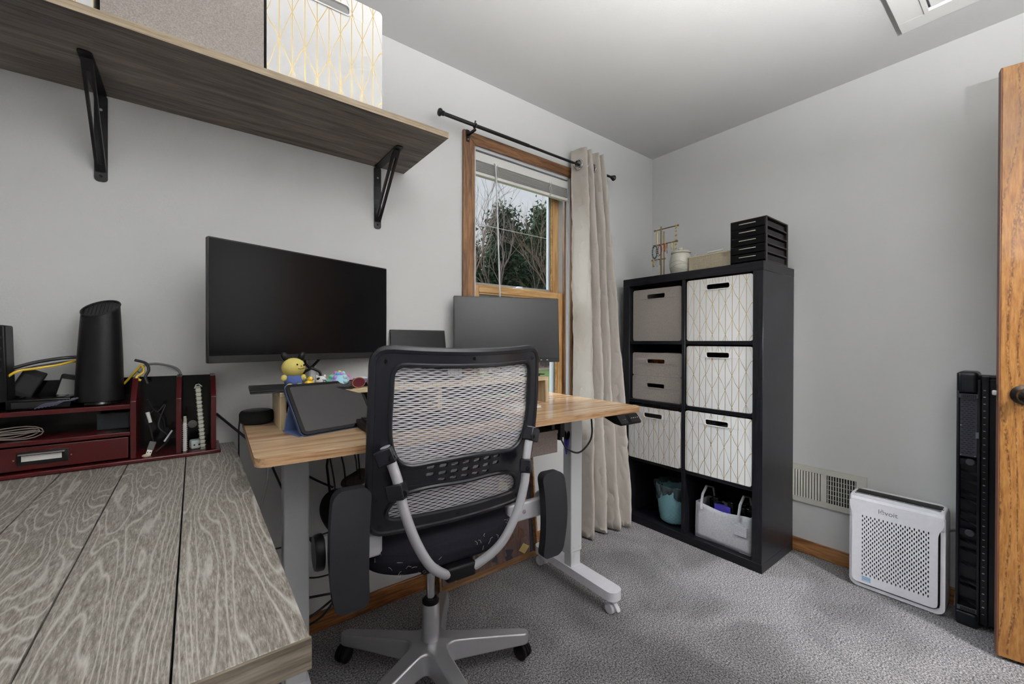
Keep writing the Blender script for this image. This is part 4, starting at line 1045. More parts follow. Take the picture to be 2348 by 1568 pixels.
# ---- scissors clipped on the right leg
sc = thing('small_scissors', 'small purple scissors with black handles on the right desk leg', 'scissors', dw(.5265, -.012, .60), DA-PI/2)
for sg in (-1, 1):
    mm = RT((sg*.010, 0, .085), 0, 0, sg*.28)
    part('handle', MB().lathe([(0, -.024), (.006, -.022), (.0095, -.005), (.009, .012), (.005, .021), (0, .023)], 14, m=mm, sy=.55), MT['blackg'], sc)
part('blade_cover', MB().prism([(-.013, .072), (.013, .072), (.012, .05), (.002, .0), (-.002, .0), (-.012, .05)], -.003, .003, 'y'), MT['purple'], sc, bev=.001)
# ---- cables under the desk
def cable(name, label, pts, r, mat, group=None):
    pts = [Vector(a) for a in pts]; out = []
    P = [pts[0]]+pts+[pts[-1]]
    for i in range(1, len(P)-2):
        for k in range(6):
            t_ = k/6; a, b, c, d = P[i-1], P[i], P[i+1], P[i+2]
            out.append(.5*((2*b)+(-a+c)*t_+(2*a-5*b+4*c-d)*t_*t_+(-a+3*b-3*c+d)*t_**3))
    out.append(pts[-1])
    return solo(name, MB().tube(out, r, 7), mat, label, 'cable', tuple(pts[0]), group=group)
cable('looped_cable', 'thick black cable looping below the desk by the right leg', [dw(.395, -.12, .704), dw(.42, -.13, .665), dw(.48, -.14, .645), dw(.545, -.14, .69), dw(.572, -.12, .755), dw(.575, -.10, .814)], .0038, MT['cablek'])
cable('controller_cable', 'short black wire from the desk controller to the right leg', [dw(.612, -.215, .806), dw(.612, -.12, .79), dw(.603, -.03, .765)], .002, MT['cablek'])
U = [
 ('hanging_cable', 'black cable slanting from the wall behind the table to the desk', [(.06, 1.655, .86), (.12, 1.60, .80), (.2, 1.56, .72), (.35, 1.6, .60), (.42, 1.62, .55)], .0042, 'cablek'),
 ('hanging_cable', 'white cable hanging straight down behind the left desk leg', [(.19, 1.52, .80), (.195, 1.54, .66), (.17, 1.56, .52), (.15, 1.58, .36), (.2, 1.6, .2)], .0042, 'cablew'),
 ('hanging_cable', 'left one of two black cables dropping behind the chair pad', [(.36, 1.50, .81), (.375, 1.5, .72), (.395, 1.5, .60), (.40, 1.5, .5)], .003, 'cablek'),
 ('hanging_cable', 'right one of two black cables dropping behind the chair pad', [(.37, 1.50, .81), (.41, 1.5, .72), (.43, 1.5, .63), (.43, 1.5, .5)], .003, 'cablek'),
 ('hanging_cable', 'black cable dropping beside the chair back frame', [(.47, 1.50, .81), (.475, 1.5, .72), (.485, 1.5, .6)], .003, 'cablek'),
 ('hanging_cable', 'thin black cable curving right behind the chair back', [(.49, 1.50, .81), (.52, 1.5, .74), (.60, 1.5, .66)], .003, 'cablek'),
 ('wall_cable', 'black cable running level along the wall behind the desk leg', [(.02, 1.645, .44), (.2, 1.64, .37), (.33, 1.64, .37), (.5, 1.64, .38)], .003, 'cablek'),
 ('wall_cable', 'black cable dropping down the wall behind the left desk leg', [(.22, 1.63, .66), (.28, 1.6, .50), (.34, 1.57, .38), (.40, 1.6, .3)], .0038, 'cablek'),
 ('floor_cable', 'black cable coiled on the floor by the back wall', [(.26, 1.57, .20), (.34, 1.55, .20), (.42, 1.57, .17), (.38, 1.60, .12), (.28, 1.58, .09), (.36, 1.52, .14), (.45, 1.55, .22)], .0042, 'cablek'),
 ('floor_cable', 'second black cable sagging above the coil by the wall', [(.27, 1.62, .27), (.35, 1.6, .24), (.44, 1.6, .235), (.55, 1.6, .24)], .003, 'cablek'),
]
for nm, lb, pts, r_, mt in U: cable(nm, lb, pts, r_, MT[mt], 'cables under the desk')
# ---- pouch and black bag under the desk
po = thing('cloth_pouch', 'small brown-grey cloth pouch sitting on the black bag', 'pouch', (.485, 1.535, .565))
part('body', MB().grid(lambda u, v: (.055*math.cos(u*2*PI)*math.sin(v*PI)*(1+.1*math.sin(5*u*PI)), .03*math.sin(u*2*PI)*math.sin(v*PI), .028-.028*math.cos(v*PI)+.008*math.cos(u*2*PI)), 20, 12), MT['pouch'], po, recalc=False, smooth=180)
part('cord', MB().tube([(.03, -.025, .05), (.036, -.03, .043), (.034, -.031, .036), (.028, -.031, .03)], .002, 5), MT['rattan'], po)
bb = thing('black_bag', 'small black padded bag hung under the desk behind the left armrest', 'bag', (.44, 1.535, .40))
part('body', MB().grid(lambda u, v: (.095*math.copysign(abs(math.cos(u*2*PI))**.6, math.cos(u*2*PI))*(math.sin(v*PI)**.35)*(.72+.28*v), .06*math.copysign(abs(math.sin(u*2*PI))**.6, math.sin(u*2*PI))*(math.sin(v*PI)**.35), .17*v), 28, 18), MT['seat'], bb, recalc=False, smooth=180)
part('carry_strap', MB().tube([(-.05, .0, .14), (-.055, .03, .25), (-.03, .05, .40), (.02, .05, .415), (.05, .03, .25), (.05, 0, .14)], .008, 6, flat=.3), MT['blackp'], bb)

# ---- inlaid wooden board leaning on the back wall
tl = thing('inlaid_board', 'dark wooden tray with coloured triangle inlay leaning on the wall', 'tray', (1.14, 1.602, .002), 0)
lean = math.radians(5.5); TWD, THT = .575, .50
LM = Matrix.Rotation(-lean, 4, 'X')            # leans back toward +Y
LM = Matrix.Rotation(-lean, 4, 'X')
def tp(n, mb, mt, par=tl, **kw):
    mb.v = [tuple(LM @ Vector(a)) for a in mb.v]; return part(n, mb, mt, par, **kw)
w2 = TWD/2
tp('back_panel', MB().box(-w2+.008, w2-.008, .004, .010, .008, THT-.008), MT['tray_in'], tl)
for a in ((-w2, -w2+.010, 0, THT), (w2-.010, w2, 0, THT), (-w2+.010, w2-.010, 0, .012), (-w2+.010, w2-.010, THT-.012, THT)):
    tp('rim_strip', MB().box(a[0], a[1], -.028, .012, a[2], a[3]), MT['tray_edge'], tl, bev=.001)
for a in ((-w2+.010, -w2+.03, .012, THT-.012), (w2-.030, w2-.010, .012, THT-.012)):
    tp('inner_strip', MB().box(a[0], a[1], .0005, .004, a[2], a[3]), MT['inl_k'], tl)
rn = random.Random(11)
cell = .082
for iy in range(5):
    for ix in range(6):
        cx = -w2+.075+ix*cell+rn.uniform(-.008, .008); cz = .05+iy*cell+rn.uniform(-.008, .008)
        for k in range(2):
            a0 = rn.uniform(0, 2*PI); s_ = rn.uniform(.022, .036); kx = rn.uniform(-.02, .02); kz = rn.uniform(-.02, .02); nn = rn.choice((3, 3, 3, 4))
            pl = [(cx+kx+s_*math.cos(a0+2*PI*q_/nn), cz+kz+s_*math.sin(a0+2*PI*q_/nn)*(.75 if nn == 4 else 1)) for q_ in range(nn)]
            tp('inlay_piece', MB().prism(pl, .0028-.0004*k-.0003*(ix % 2), .0041, 'y'), MT[rn.choice(('inl_y', 'inl_w', 'inl_k', 'tray', 'tray', 'inl_g', 'inl_k'))], tl, smooth=0)
# ================================================================ OFFICE CHAIR
CH = thing('office_chair', 'black and silver mesh-back swivel office chair at the desk', 'chair', (.61, 1.19, 0), math.radians(-4))
# --- star base
R5 = .325; A0 = math.radians(-18.2+4)
def base_outline(k):
    pts = []
    for j in range(5):
        a = A0+j*2*PI/5; ca, sa = math.cos(a), math.sin(a)
        def L(r, o): return (r*ca-o*sa, r*sa+o*ca)
        w0, w1 = .030*k+.001, .021*k+.001
        an = a-2*PI/5; 
        # fillet from previous leg: quadratic bezier through the crotch
        p0 = ( .088*math.cos(an)-w0*math.sin(an), .088*math.sin(an)+w0*math.cos(an)); p2 = L(.088, -w0)
        bis = a-PI/5; rc = w0/math.sin(PI/5)*1.0; p1 = (rc*math.cos(bis), rc*math.sin(bis))
        for i in range(1, 8):
            t_ = i/8; pts.append(tuple((1-t_)**2*p0[q_]+2*t_*(1-t_)*p1[q_]+t_*t_*p2[q_] for q_ in (0, 1)))
        for i in range(6):
            r_ = .088+(R5-.008-.088)*i/5; pts.append(L(r_, -(w0+(w1-w0)*i/5)))
        pts += [L(R5+.006, -w1*.75), L(R5+.014, -w1*.3), L(R5+.014, w1*.3), L(R5+.006, w1*.75)]
        for i in range(6):
            r_ = R5-.008-(R5-.008-.088)*i/5; pts.append(L(r_, w1+(w0-w1)*i/5))
    return pts
ot, ob_ = base_outline(.78), base_outline(1.12)
n = len(ot)
def ztop(p_): r_ = math.hypot(*p_); return .150-.052*(r_/R5)**1.1
def zbot(p_): r_ = math.hypot(*p_); return .085-.022*(r_/R5)+.0
m = MB()
tmp = MB().plate(ot, [], .002); 
top_f = MB()
bm = bmesh.new(); vs = [bm.verts.new((x, y, ztop((x, y)))) for x, y in ot]; vb = [bm.verts.new((x, y, zbot((x, y)))) for x, y in ob_]
c_ = bm.verts.new((0, 0, .152)); cb_ = bm.verts.new((0, 0, .09))
for i in range(n):
    j = (i+1) % n; bm.faces.new((vs[i], vs[j], vb[j], vb[i]))
# cap: hub ring then leg strips, mirrored pairs
def cap(V, cv, flip):
    per = n//5
    for j in range(5):
        s0 = j*per
        fil = list(range(s0, s0+7)); down = list(range(s0+7, s0+13)); tip = list(range(s0+13, s0+17)); up = list(range(s0+17, s0+23))
        for q_ in range(5):
            f_ = (V[down[q_]], V[down[q_+1]], V[up[4-q_]], V[up[5-q_]]); bm.faces.new(f_[::-1] if flip else f_)
        f_ = [V[down[5]]]+[V[i] for i in tip]+[V[up[0]]]; bm.faces.new(f_[::-1] if flip else f_)
        f_ = (cv, V[down[0]], V[up[5]]); bm.faces.new(f_[::-1] if flip else f_)
        nx = ((j+1) % 5)*per
        chain = [up[5]]+[nx+i for i in range(7)]+[nx+7]
        for a, b in zip(chain, chain[1:]):
            f_ = (cv, V[a], V[b]); bm.faces.new(f_[::-1] if flip else f_)
cap(vs, c_, False); cap(vb, cb_, True)
bm.verts.index_update()
m.v = [tuple(v.co) for v in bm.verts]; m.f = [tuple(v.index for v in f.verts) for f in bm.faces]; bm.free()
part('star_base', m, MT['silver_d'], CH, bev=.005, seg=3, smooth=50)
def caster(x, y, rot):
    c = part('caster', MB().lathe([(.006, .045), (.006, .075), (.011, .072), (.011, .064)], 12, (x, y, 0)), MT['blackp'], CH)
    for k in (-1, 1):
        wm = Matrix.Translation((x, y, 0)) @ Matrix.Rotation(rot, 4, 'Z') @ Matrix.Translation((k*.0125, .008, .027)) @ Matrix.Rotation(PI/2, 4, 'Y')
        part('wheel', MB().lathe([(0, -.009), (.021, -.009), (.0265, -.005), (.0265, .005), (.021, .009), (0, .009)], 24, m=wm), MT['blackp'], c)
    hm = Matrix.Translation((x, y, 0)) @ Matrix.Rotation(rot, 4, 'Z')
    part('hood', MB().prism([(-.016, .028)]+[(.008+.027*math.cos(a), .027+.027*math.sin(a)) for a in [math.radians(d) for d in range(170, 9, -20)]]+[(.03, .028)], -.0035, .0035, 'x', m=hm), MT['blackp'], c)
for j in range(5):
    a = A0+j*2*PI/5; caster((R5)*math.cos(a), (R5)*math.sin(a), [.3, 1.1, 2.2, .4, 1.6][j])
part('column_tube', MB().lathe([(.0, .052), (.021, .052), (.023, .056), (.023, .10), (.0285, .135), (.0285, .262), (.026, .266), (.016, .268)], 32), MT['silver_d'], CH)
part('column_collar', MB().lathe([(.016, .262), (.027, .262), (.027, .272), (.020, .278), (.014, .278)], 28), MT['blackp'], CH)
part('gas_lift', MB().lathe([(.0135, .27), (.0135, .445)], 24), MT['chrome'], CH)
# --- mechanism, seat
part('tilt_mechanism', MB().box(-.085, .085, -.14, .14, .435, .478), MT['blackp'], CH, bev=.012, seg=3)
lv = MB(); lv.tube([(.06, .05, .455), (.20, .05, .45), (.27, .05, .43)], .005, 8); lv.lathe([(0, -.006), (.022, -.006), (.024, 0), (.022, .006), (0, .006)], 18, (.285, .05, .43))
part('height_lever', lv, MT['blackp'], CH)
def seatf(u, v):
    a = u*2*PI; ca, sa = math.cos(a), math.sin(a)
    sup = lambda c, p_: math.copysign(abs(c)**p_, c)
    X, Y = .248*sup(ca, .55), .04+.245*sup(sa, .55)
    # v 0..1: bottom centre -> side -> top centre
    prof = [(0, .412), (.55, .410), (.86, .416), (.97, .435), (1.0, .465), (.97, .493), (.86, .508), (.5, .512), (0, .510)]
    i = v*(len(prof)-1); k = min(int(i), len(prof)-2); f_ = i-k
    s_ = prof[k][0]*(1-f_)+prof[k+1][0]*f_; z_ = prof[k][1]*(1-f_)+prof[k+1][1]*f_
    return (X*s_, .04+(Y-.04)*s_, z_+.052-.035*max(0, (Y*s_-.15))*1.2)
part('seat', MB().grid(seatf, 56, 32), MT['seat'], CH, recalc=False, smooth=180)
ltm = MB(); rn = random.Random(3)
for i in range(60):
    u = rn.uniform(.60, .97); v = rn.uniform(.20, .66); p_ = Vector(seatf(u, v)); o_ = Vector((p_.x, p_.y-.04, 0)).normalized()*.0012
    d_ = Vector((rn.gauss(0, 1), rn.gauss(0, .4), rn.gauss(0, 1))).normalized()*.007; b_ = Vector((rn.gauss(0, .003), 0, rn.gauss(0, .003)))
    ltm.tube([p_+o_-d_, p_+o_*1.6+b_, p_+o_+d_], .0005, 4)
part('pet_hair', ltm, MT['lint'], CH, kind='stuff', label='short white hairs stuck to the seat fabric')
# --- back frame: flat outline with two mesh windows, bent to the back's curve
def backmap(u, v, w_):
    # u: across (-.25...25), v: height above .60, w: thickness toward +y
    t_ = v/.485
    y = -.185-.075*t_-.02*math.sin(PI*t_*1.0)+.0
    y += -.055*(1-(u/.25)**2)*(.55+.45*t_)+.03      # hollow toward the sitter: middle sits further back
    y += .02*max(0, .2-t_)
    sag = -.012*(1-(u/.25)**2)*t_
    return (u, y+w_, .60+v+sag)
def densify(poly, d=.012):
    out = []
    for a, b in zip(poly, poly[1:]+poly[:1]):
        k = max(1, int(math.hypot(b[0]-a[0], b[1]-a[1])/d))
        for i in range(k): out.append((a[0]+(b[0]-a[0])*i/k, a[1]+(b[1]-a[1])*i/k))
    return out
def rpoly(pts, r, n_=5):
    out = []; k = len(pts)
    for i in range(k):
        P0, P1, P2 = Vector(pts[i-1]), Vector(pts[i]), Vector(pts[(i+1) % k])
        rr = r[i] if isinstance(r, (list, tuple)) else r
        d0 = (P0-P1); d2 = (P2-P1); l0 = min(rr, d0.length*.48); l2 = min(rr, d2.length*.48)
        a = P1+d0.normalized()*l0; b = P1+d2.normalized()*l2
        for j in range(n_+1):
            t_ = j/n_; q_ = a*(1-t_)**2+P1*2*t_*(1-t_)+b*t_*t_; out.append((q_.x, q_.y))
    return out
outer = densify(rpoly([(-.236, 0), (.236, 0), (.250, .18), (.247, .485), (-.247, .485), (-.250, .18)], [.04, .04, .2, .045, .045, .2]))
up_hole = rpoly([(-.206, .449), (.206, .449), (.212, .25), (.175, .182), (.09, .192), (0, .197), (-.09, .192), (-.175, .182), (-.212, .25)], [.035, .035, .08, .05, .04, .04, .04, .05, .08])
lo_hole = rpoly([(-.198, .036), (.198, .036), (.206, .07), (.172, .112), (.09, .124), (0, .119), (-.09, .124), (-.172, .112), (-.206, .07)], [.028, .028, .05, .05, .04, .04, .04, .05, .05])
up_hole, lo_hole = densify(up_hole), densify(lo_hole)
slots = []
rowsS = [(.1790, 7, 0), (.1580, 7, 0), (.1385, 5, 0)]
for zc_, k_, _ in rowsS:
    for i in range(k_):
        x = (i-(k_-1)/2)*.0335; slots.append(rrect(x-.0115, x+.0115, zc_-.0055, zc_+.0055, .005, 3))
part('back_frame', MB().plate(outer, [up_hole, lo_hole]+slots, .008, fn=backmap, maxe=.022), MT['chairp'], CH, smooth=50)
def edge_tube(poly, w_, r_, step=1):
    pts = [backmap(a, b, w_) for a, b in poly[::step]]; return MB().tube(pts, r_, 8, closed=True)
part('outer_rim', edge_tube(outer, .004, .0115), MT['chairp'], CH)
gh = [(a*.955, .2425+(b-.2425)*.955) for a, b in outer]
part('window_rim', edge_tube(up_hole, -.004, .0065), MT['chairp'], CH); part('window_rim', edge_tube(lo_hole, -.004, .0065), MT['chairp'], CH)
for (x, v) in ((-.222, .455), (0, .468), (.222, .455), (-.215, .022), (0, .018), (.215, .022), (.232, .10), (-.232, .10)):
    mm = Matrix.Translation(backmap(x, v, -.0045)) @ Matrix.Rotation(PI/2, 4, 'X')
    part('frame_screw', MB().lathe([(.0045, 0), (.0045, .001), (.0025, .0012), (.002, -.001), (0, -.001)], 12, m=mm), MT['blackg'], CH)
# --- mesh threads: many wavy horizontal ribbons behind the frame
def inside(poly, x, y):
    c = False; k = len(poly)
    for i in range(k):
        x1, y1 = poly[i]; x2_, y2_ = poly[i-1]
        if (y1 > y) != (y2_ > y) and x < (x2_-x1)*(y-y1)/(y2_-y1)+x1: c = not c
    return c
th = MB(); dv = .0056
for iv in range(int(.44/dv)):
    v0 = .030+iv*dv; NS = 66; row = []
    for i in range(NS+1):
        u = -.222+.444*i/NS
        wv_ = .0009*math.sin(u*185+iv*PI+.5*math.sin(iv*.9))
        hh = .00175*(1+.2*math.sin(u*185+iv*PI+1))
        y_ = .0055
        a = backmap(u, v0+wv_-hh, y_); b = backmap(u, v0+wv_+hh, y_); row.append((a, b))
    vs_ = [q_ for ab in row for q_ in ab]
    th.add(vs_, [(2*i, 2*i+2, 2*i+3, 2*i+1) for i in range(NS)])
part('mesh_threads', th, MT['meshf'], CH, kind='stuff', smooth=0, recalc=False)
tv = MB()
for i in range(40):
    u = -.222+.444*i/39; pts = [backmap(u, .03+.44*j/14, .0065) for j in range(15)]
    tv.add([q_ for p_ in pts for q_ in ((p_[0]-.0004, p_[1], p_[2]), (p_[0]+.0004, p_[1], p_[2]))], [(2*j, 2*j+1, 2*j+3, 2*j+2) for j in range(14)])
part('mesh_warp', tv, MT['meshd'], CH, kind='stuff', smooth=0, recalc=False)
# --- two curved silver bars with black brackets and bolts
def smooth_path(pts, k=8):
    pts = [Vector(a) for a in pts]; P = [pts[0]*2-pts[1]]+pts+[pts[-1]*2-pts[-2]]; out = []
    for i in range(1, len(P)-2):
        for q_ in range(k):
            t_ = q_/k; a, b, c, d = P[i-1:i+3]
            out.append(.5*((2*b)+(-a+c)*t_+(2*a-5*b+4*c-d)*t_*t_+(-a+3*b-3*c+d)*t_**3))
    return out+[pts[-1]]
for sx in (-1, 1):
    pth = smooth_path([(sx*.222, -.240, .845), (sx*.196, -.252, .765), (sx*.182, -.262, .69), (sx*.152, -.262, .605), (sx*.108, -.250, .527), (sx*.052, -.218, .472), (sx*.034, -.20, .462)])
    bar = part('support_bar', MB().tube(pth, .0125, 14), MT['silver'], CH)
    for idx, L in ((2, .040), (11, .040)):
        p_ = pth[idx]; d_ = (pth[idx+1]-pth[idx-1]).normalized()
        rot = d_.to_track_quat('Z', 'Y').to_matrix().to_4x4()
        bk_ = part('bar_bracket', MB().box(-.017, .017, -.015, .030, -L/2, L/2, Matrix.Translation(p_) @ rot @ Matrix.Rotation(PI if rot.to_3x3().col[1].y < 0 else 0, 4, 'Z')), MT['chairp'], bar, bev=.004)
        bm_ = Matrix.Translation(p_+Vector((sx*-.004, -.0155, -.004))) @ Matrix.Rotation(PI/2, 4, 'X')
        part('bolt', MB().lathe([(.008, 0), (.008, .004), (.005, .0045), (.004, .002), (0, .002)], 16, m=bm_), MT['chrome'] if False else MT['blackg'], bk_)
part('bar_clamp', MB().box(-.046, .046, -.222, -.165, .442, .482), MT['blackp'], CH, bev=.008, seg=3)
part('clamp_arm', MB().box(-.035, .035, -.18, -.02, .435, .462), MT['silver'], CH, bev=.004)
# --- flipped-up armrests
for sx, px_, py_, pz_, pl_ in ((-1, -.286, -.192, .590, .30), (1, .352, -.182, .530, .28)):
    xa, xb = sorted((sx*.20, px_)); zb = .565 if sx < 0 else .548
    ar = part('arm_bracket', MB().box(xa, xb, -.150, -.128, zb-.03, zb+.03), MT['silver'], CH, bev=.006)
    part('bracket_hole', MB().lathe([(.007, 0), (.007, .0012), (.004, .0012), (.003, -.001), (0, -.001)], 14, m=Matrix.Translation((sx*.262, -.1505, zb)) @ Matrix.Rotation(PI/2, 4, 'X')), MT['chrome'], ar)
    pv = Matrix.Translation((px_+sx*.028, -.115, zb)) @ Matrix.Rotation(PI/2, 4, 'Y')
    part('pivot_disc', MB().lathe([(0, -.026), (.034, -.026), (.038, -.020), (.038, .020), (.034, .026), (0, .026)], 28, m=pv), MT['silver'], ar)
    part('pivot_cap', MB().lathe([(0, -.012), (.041, -.012), (.044, -.006), (.044, .008), (.038, .012), (0, .012)], 28, m=Matrix.Translation((px_+sx*.064, -.105, zb)) @ Matrix.Rotation(PI/2, 4, 'Y')), MT['blackp'], ar)
    hl_ = pl_/2; ol = []
    for a, b in densify(rrect(-.046, .046, -hl_, hl_, .026, 6), .02):
        ol.append((a*(1-.10*max(0, -b/hl_))+(.010*(1-(b/hl_)**2))*sx, b))
    pd = MB().plate(ol, [], .030, fn=lambda u, v, w_: (px_+u, py_+w_+.010*(v/hl_)**2, pz_+v))
    part('arm_pad', pd, MT['pad'], ar, bev=.009, seg=3, smooth=60)
# ================================================================ AIR PURIFIER
PY0, PY1, PXF, PXB, PH = .243, .543, 2.396, 2.528, .418
pyc = (PY0+PY1)/2
ap = thing('air_purifier', 'white slotted air purifier standing by the right wall', 'air purifier', ((PXF+PXB)/2, pyc, 0), RB)
PW, PD = PY1-PY0, PXB-PXF
def psec(inset, zt=PH):  # rounded front outline, local x across, z up
    return rrect(-PW/2+inset, PW/2-inset, .004+inset, zt-inset, .030, 6)
# outer white loop (rim shell): thick rounded ring seen from the front
part('outer_shell', MB().plate(psec(0), [psec(.014)], PD-.008, fn=lambda u, v, w_: (u, .004+w_, v)), MT['powder_w'], ap, bev=.004, seg=3)
part('dark_core', MB().plate(psec(.0135), [], PD*.80, fn=lambda u, v, w_: (u, .010+w_, v)), MT['blackp'], ap)
# front cover with real slots
slt = []
cols, rws = 31, 14
for c in range(cols):
    x = -.103+c*(.206/(cols-1))
    for r_ in range(rws-(c % 2)):
        z_ = .068+(r_+.5*(c % 2))*.0198+.0; slt.append(rrect(x-.0020, x+.0020, z_-.0054, z_+.0054, .0018, 2))
cov = rpoly([(-PW/2+.010, .026), (PW/2-.020, .026), (PW/2-.020, .330), (PW/2-.002, .365), (PW/2-.002, PH-.020), (-PW/2+.002, PH-.020), (-PW/2+.002, .365), (-PW/2+.010, .330)], [.022, .022, .02, .02, .03, .03, .02, .02])
fc = part('front_cover', MB().plate(cov, slt, .003, fn=lambda u, v, w_: (u, -PD/2+.0015+w_-.0, v)), MT['powder_w'], ap)
part('top_shoulder', MB().prism([(-PD/2+.0035, .345), (-PD/2+.0035, PH-.022), (-PD/2+.010, PH-.006), (-PD/2+.028, PH), (PD/2-.02, PH), (PD/2-.005, PH-.012), (PD/2, .345), (PD/2-.01, .335), (-PD/2+.012, .335)], -PW/2+.001, PW/2-.001, 'x'), MT['powder_w'], ap, bev=.010, seg=4)
part('slot_back', MB().box(-PW/2+.016, PW/2-.016, -PD/2+.0036, -PD/2+.016, .034, .333), MT['blackp'], ap)
gz = PH+.0004
tg = part('top_grille', MB().plate(rrect(-PW/2+.014, PW/2-.014, -PD/2+.040, PD/2-.030, .008), [], .003, fn=lambda u, v, w_: (u, v, PH-.0005+w_)), MT['blackp'], ap)
for i in range(56):
    x = -PW/2+.02+i*(PW-.04)/55; part('grille_fin', MB().box(-.0009, .0009, -.029, .029, 0, .002, Matrix.Translation((x, .004, PH+.001)) @ Matrix.Rotation(.35, 4, 'Z')), MT['blackg'], tg, smooth=0)
cp = part('control_strip', MB().plate(rrect(-PW/2+.014, PW/2-.014, -PD/2+.022, -PD/2+.038, .005), [], .003, fn=lambda u, v, w_: (u, v, PH-.0008+w_)), plain('grey_touch_strip', (.16, .16, .17), .3), ap)
for i in range(7):
    part('touch_icon', MB().lathe([(.0022, 0), (.0022, .0005)], 10, (-.085+i*.028, -PD/2+.030, PH+.0007)), MT['white_p'], cp)
part('logo', MB().text('lēvoit', .027, Matrix.Translation((-.02, -PD/2-.0003, .362)) @ Matrix.Rotation(PI/2, 4, 'X')), MT['grey_txt'], ap, smooth=0)
st_ = part('sticker', MB().box(-.104, -.075, -PD/2-.0005, -PD/2, .037, .058), MT['bluestick'], ap, smooth=0)
part('sticker_print', MB().tube([(-.101, -PD/2-.0007, .047), (-.095, -PD/2-.0007, .052), (-.088, -PD/2-.0007, .051), (-.079, -PD/2-.0007, .046)], .0008, 4), MT['white_p'], st_)
part('sticker_band', MB().box(-.101, -.078, -PD/2-.0009, -PD/2-.0005, .0395, .0425), MT['white_p'], st_, smooth=0)
cable('purifier_cable', 'thin pale cord behind the air purifier against the wall', [(2.545, .225, .24), (2.548, .22, .18), (2.54, .225, .10), (2.53, .23, .01)], .0025, MT['cablew'])

# ================================================================ FOLDED TREADMILL ON END
tm = thing('walking_treadmill', 'black walking-pad treadmill stood on end behind the door', 'treadmill', (2.47, -.03, 0), RB)
# local: x right (= -Y world), front -y (= -X world); left rail from x=-.247 to -.193
tx0 = -.247
def tb_(n_, a, mt=MT['treadk'], par=tm, **kw): return part(n_, MB().box(*a), mt, par, **kw)
tb_('deck', (tx0+.012, .24, -.015, .060, .012, .975), bev=.006)
tb_('side_rail', (tx0, tx0+.010, -.064, .050, .004, .985), bev=.004)
tb_('inner_rail', (tx0+.054, tx0+.062, -.064, .0, .03, .96), bev=.002)
tb_('rail_floor', (tx0+.010, tx0+.054, -.030, -.014, .03, .95))
tb_('end_cap', (tx0, tx0+.060, -.070, .052, .0, .055), bev=.010, seg=3)
tb_('top_cap', (tx0, tx0+.057, -.070, .052, .905, .990), bev=.014, seg=4)
hs = [rrect(tx0+.016+c*.0115+(r_ % 2)*.0055-.004, tx0+.016+c*.0115+(r_ % 2)*.0055+.004, .672+r_*.0082-.0012, .672+r_*.0082+.0012, .0011, 2) for r_ in range(26) for c in range(3)]
pg = part('perforated_panel', MB().plate(rrect(tx0+.008, tx0+.053, .660, .893, .003), hs, .003, fn=lambda u, v, w_: (u, -.060+w_, v)), plain('grey_black_panel', (.030, .032, .045), .45), tm)
for (x, z_) in ((tx0+.012, .664), (tx0+.049, .664), (tx0+.012, .78), (tx0+.012, .889), (tx0+.049, .889)):
    part('panel_screw', MB().ball((x, -.062, z_), (.002, .001, .002), 8, 5), MT['screw'], pg)
for z_ in (.896, .068):
    s_ = tb_('ribbed_strip', (tx0+.006, tx0+.056, -.071, -.066, z_-.008, z_+.008), plain('grey_rib_%d' % int(z_*100), (.05, .052, .06), .5))
    for i in range(8): tb_('rib_tooth', (tx0+.014+i*.005, tx0+.0165+i*.005, -.073, -.071, z_-.006, z_+.006), MT['treadk'], s_)
for i, z_ in enumerate((.095, .15, .172, .235, .29, .325, .405, .44, .49, .515, .565, .60)):
    m = MB(); m.add([(tx0+.010, -.030, z_-.004), (tx0+.010, -.030, z_+.004), (tx0+.054, -.058, z_-.012), (tx0+.054, -.058, z_-.006), (tx0+.010, -.034, z_-.004), (tx0+.010, -.034, z_+.004), (tx0+.054, -.030, z_-.012), (tx0+.054, -.030, z_-.006)],
                    [(0, 1, 5, 4), (2, 3, 7, 6), (4, 5, 3, 2), (0, 1, 7, 6), (1, 5, 3, 7), (0, 4, 2, 6)])
    part('rib', m, MT['treadk'], tm)
for z_ in (.637, .36):
    kb = part('round_foot', MB().lathe([(.013, 0), (.013, .006), (.011, .008), (0, .008)], 20, m=Matrix.Translation((tx0+.036, -.048, z_)) @ Matrix.Rotation(PI/2, 4, 'X')), plain('ribbed_rubber_%d' % int(z_*100), (.035, .036, .045), .7), tm)
    part('foot_arm', MB().box(tx0+.010, tx0+.03, -.05, -.044, z_-.012, z_+.012), MT['treadk'], kb)
tb_('grey_tab', (tx0+.050, tx0+.058, -.068, -.060, .735, .758), plain('grey_tab', (.12, .13, .15), .4))
tb_('second_rail', (tx0+.062, tx0+.082, -.050, -.010, .02, .972), bev=.002)
tb_('third_rail', (tx0+.082, tx0+.100, -.040, -.010, .02, .962), bev=.002)
m = MB(); rn = random.Random(8)
for i in range(34): z_ = .06+i*.026; m.box(tx0+.068, tx0+.074, -.0515, -.050, z_, z_+rn.uniform(.001, .004))
part('rail_specks', m, MT['screw'], tm, kind='stuff', smooth=0, label='tiny metal specks along the rail')  # steel-coloured specks of random height down the rail
part('running_belt', MB().box(tx0+.100, .19, -.030, -.0155, .05, .94), MT['belt'], tm)
tb_('side_rail', (.19, .25, -.05, .05, .004, .985), bev=.004)

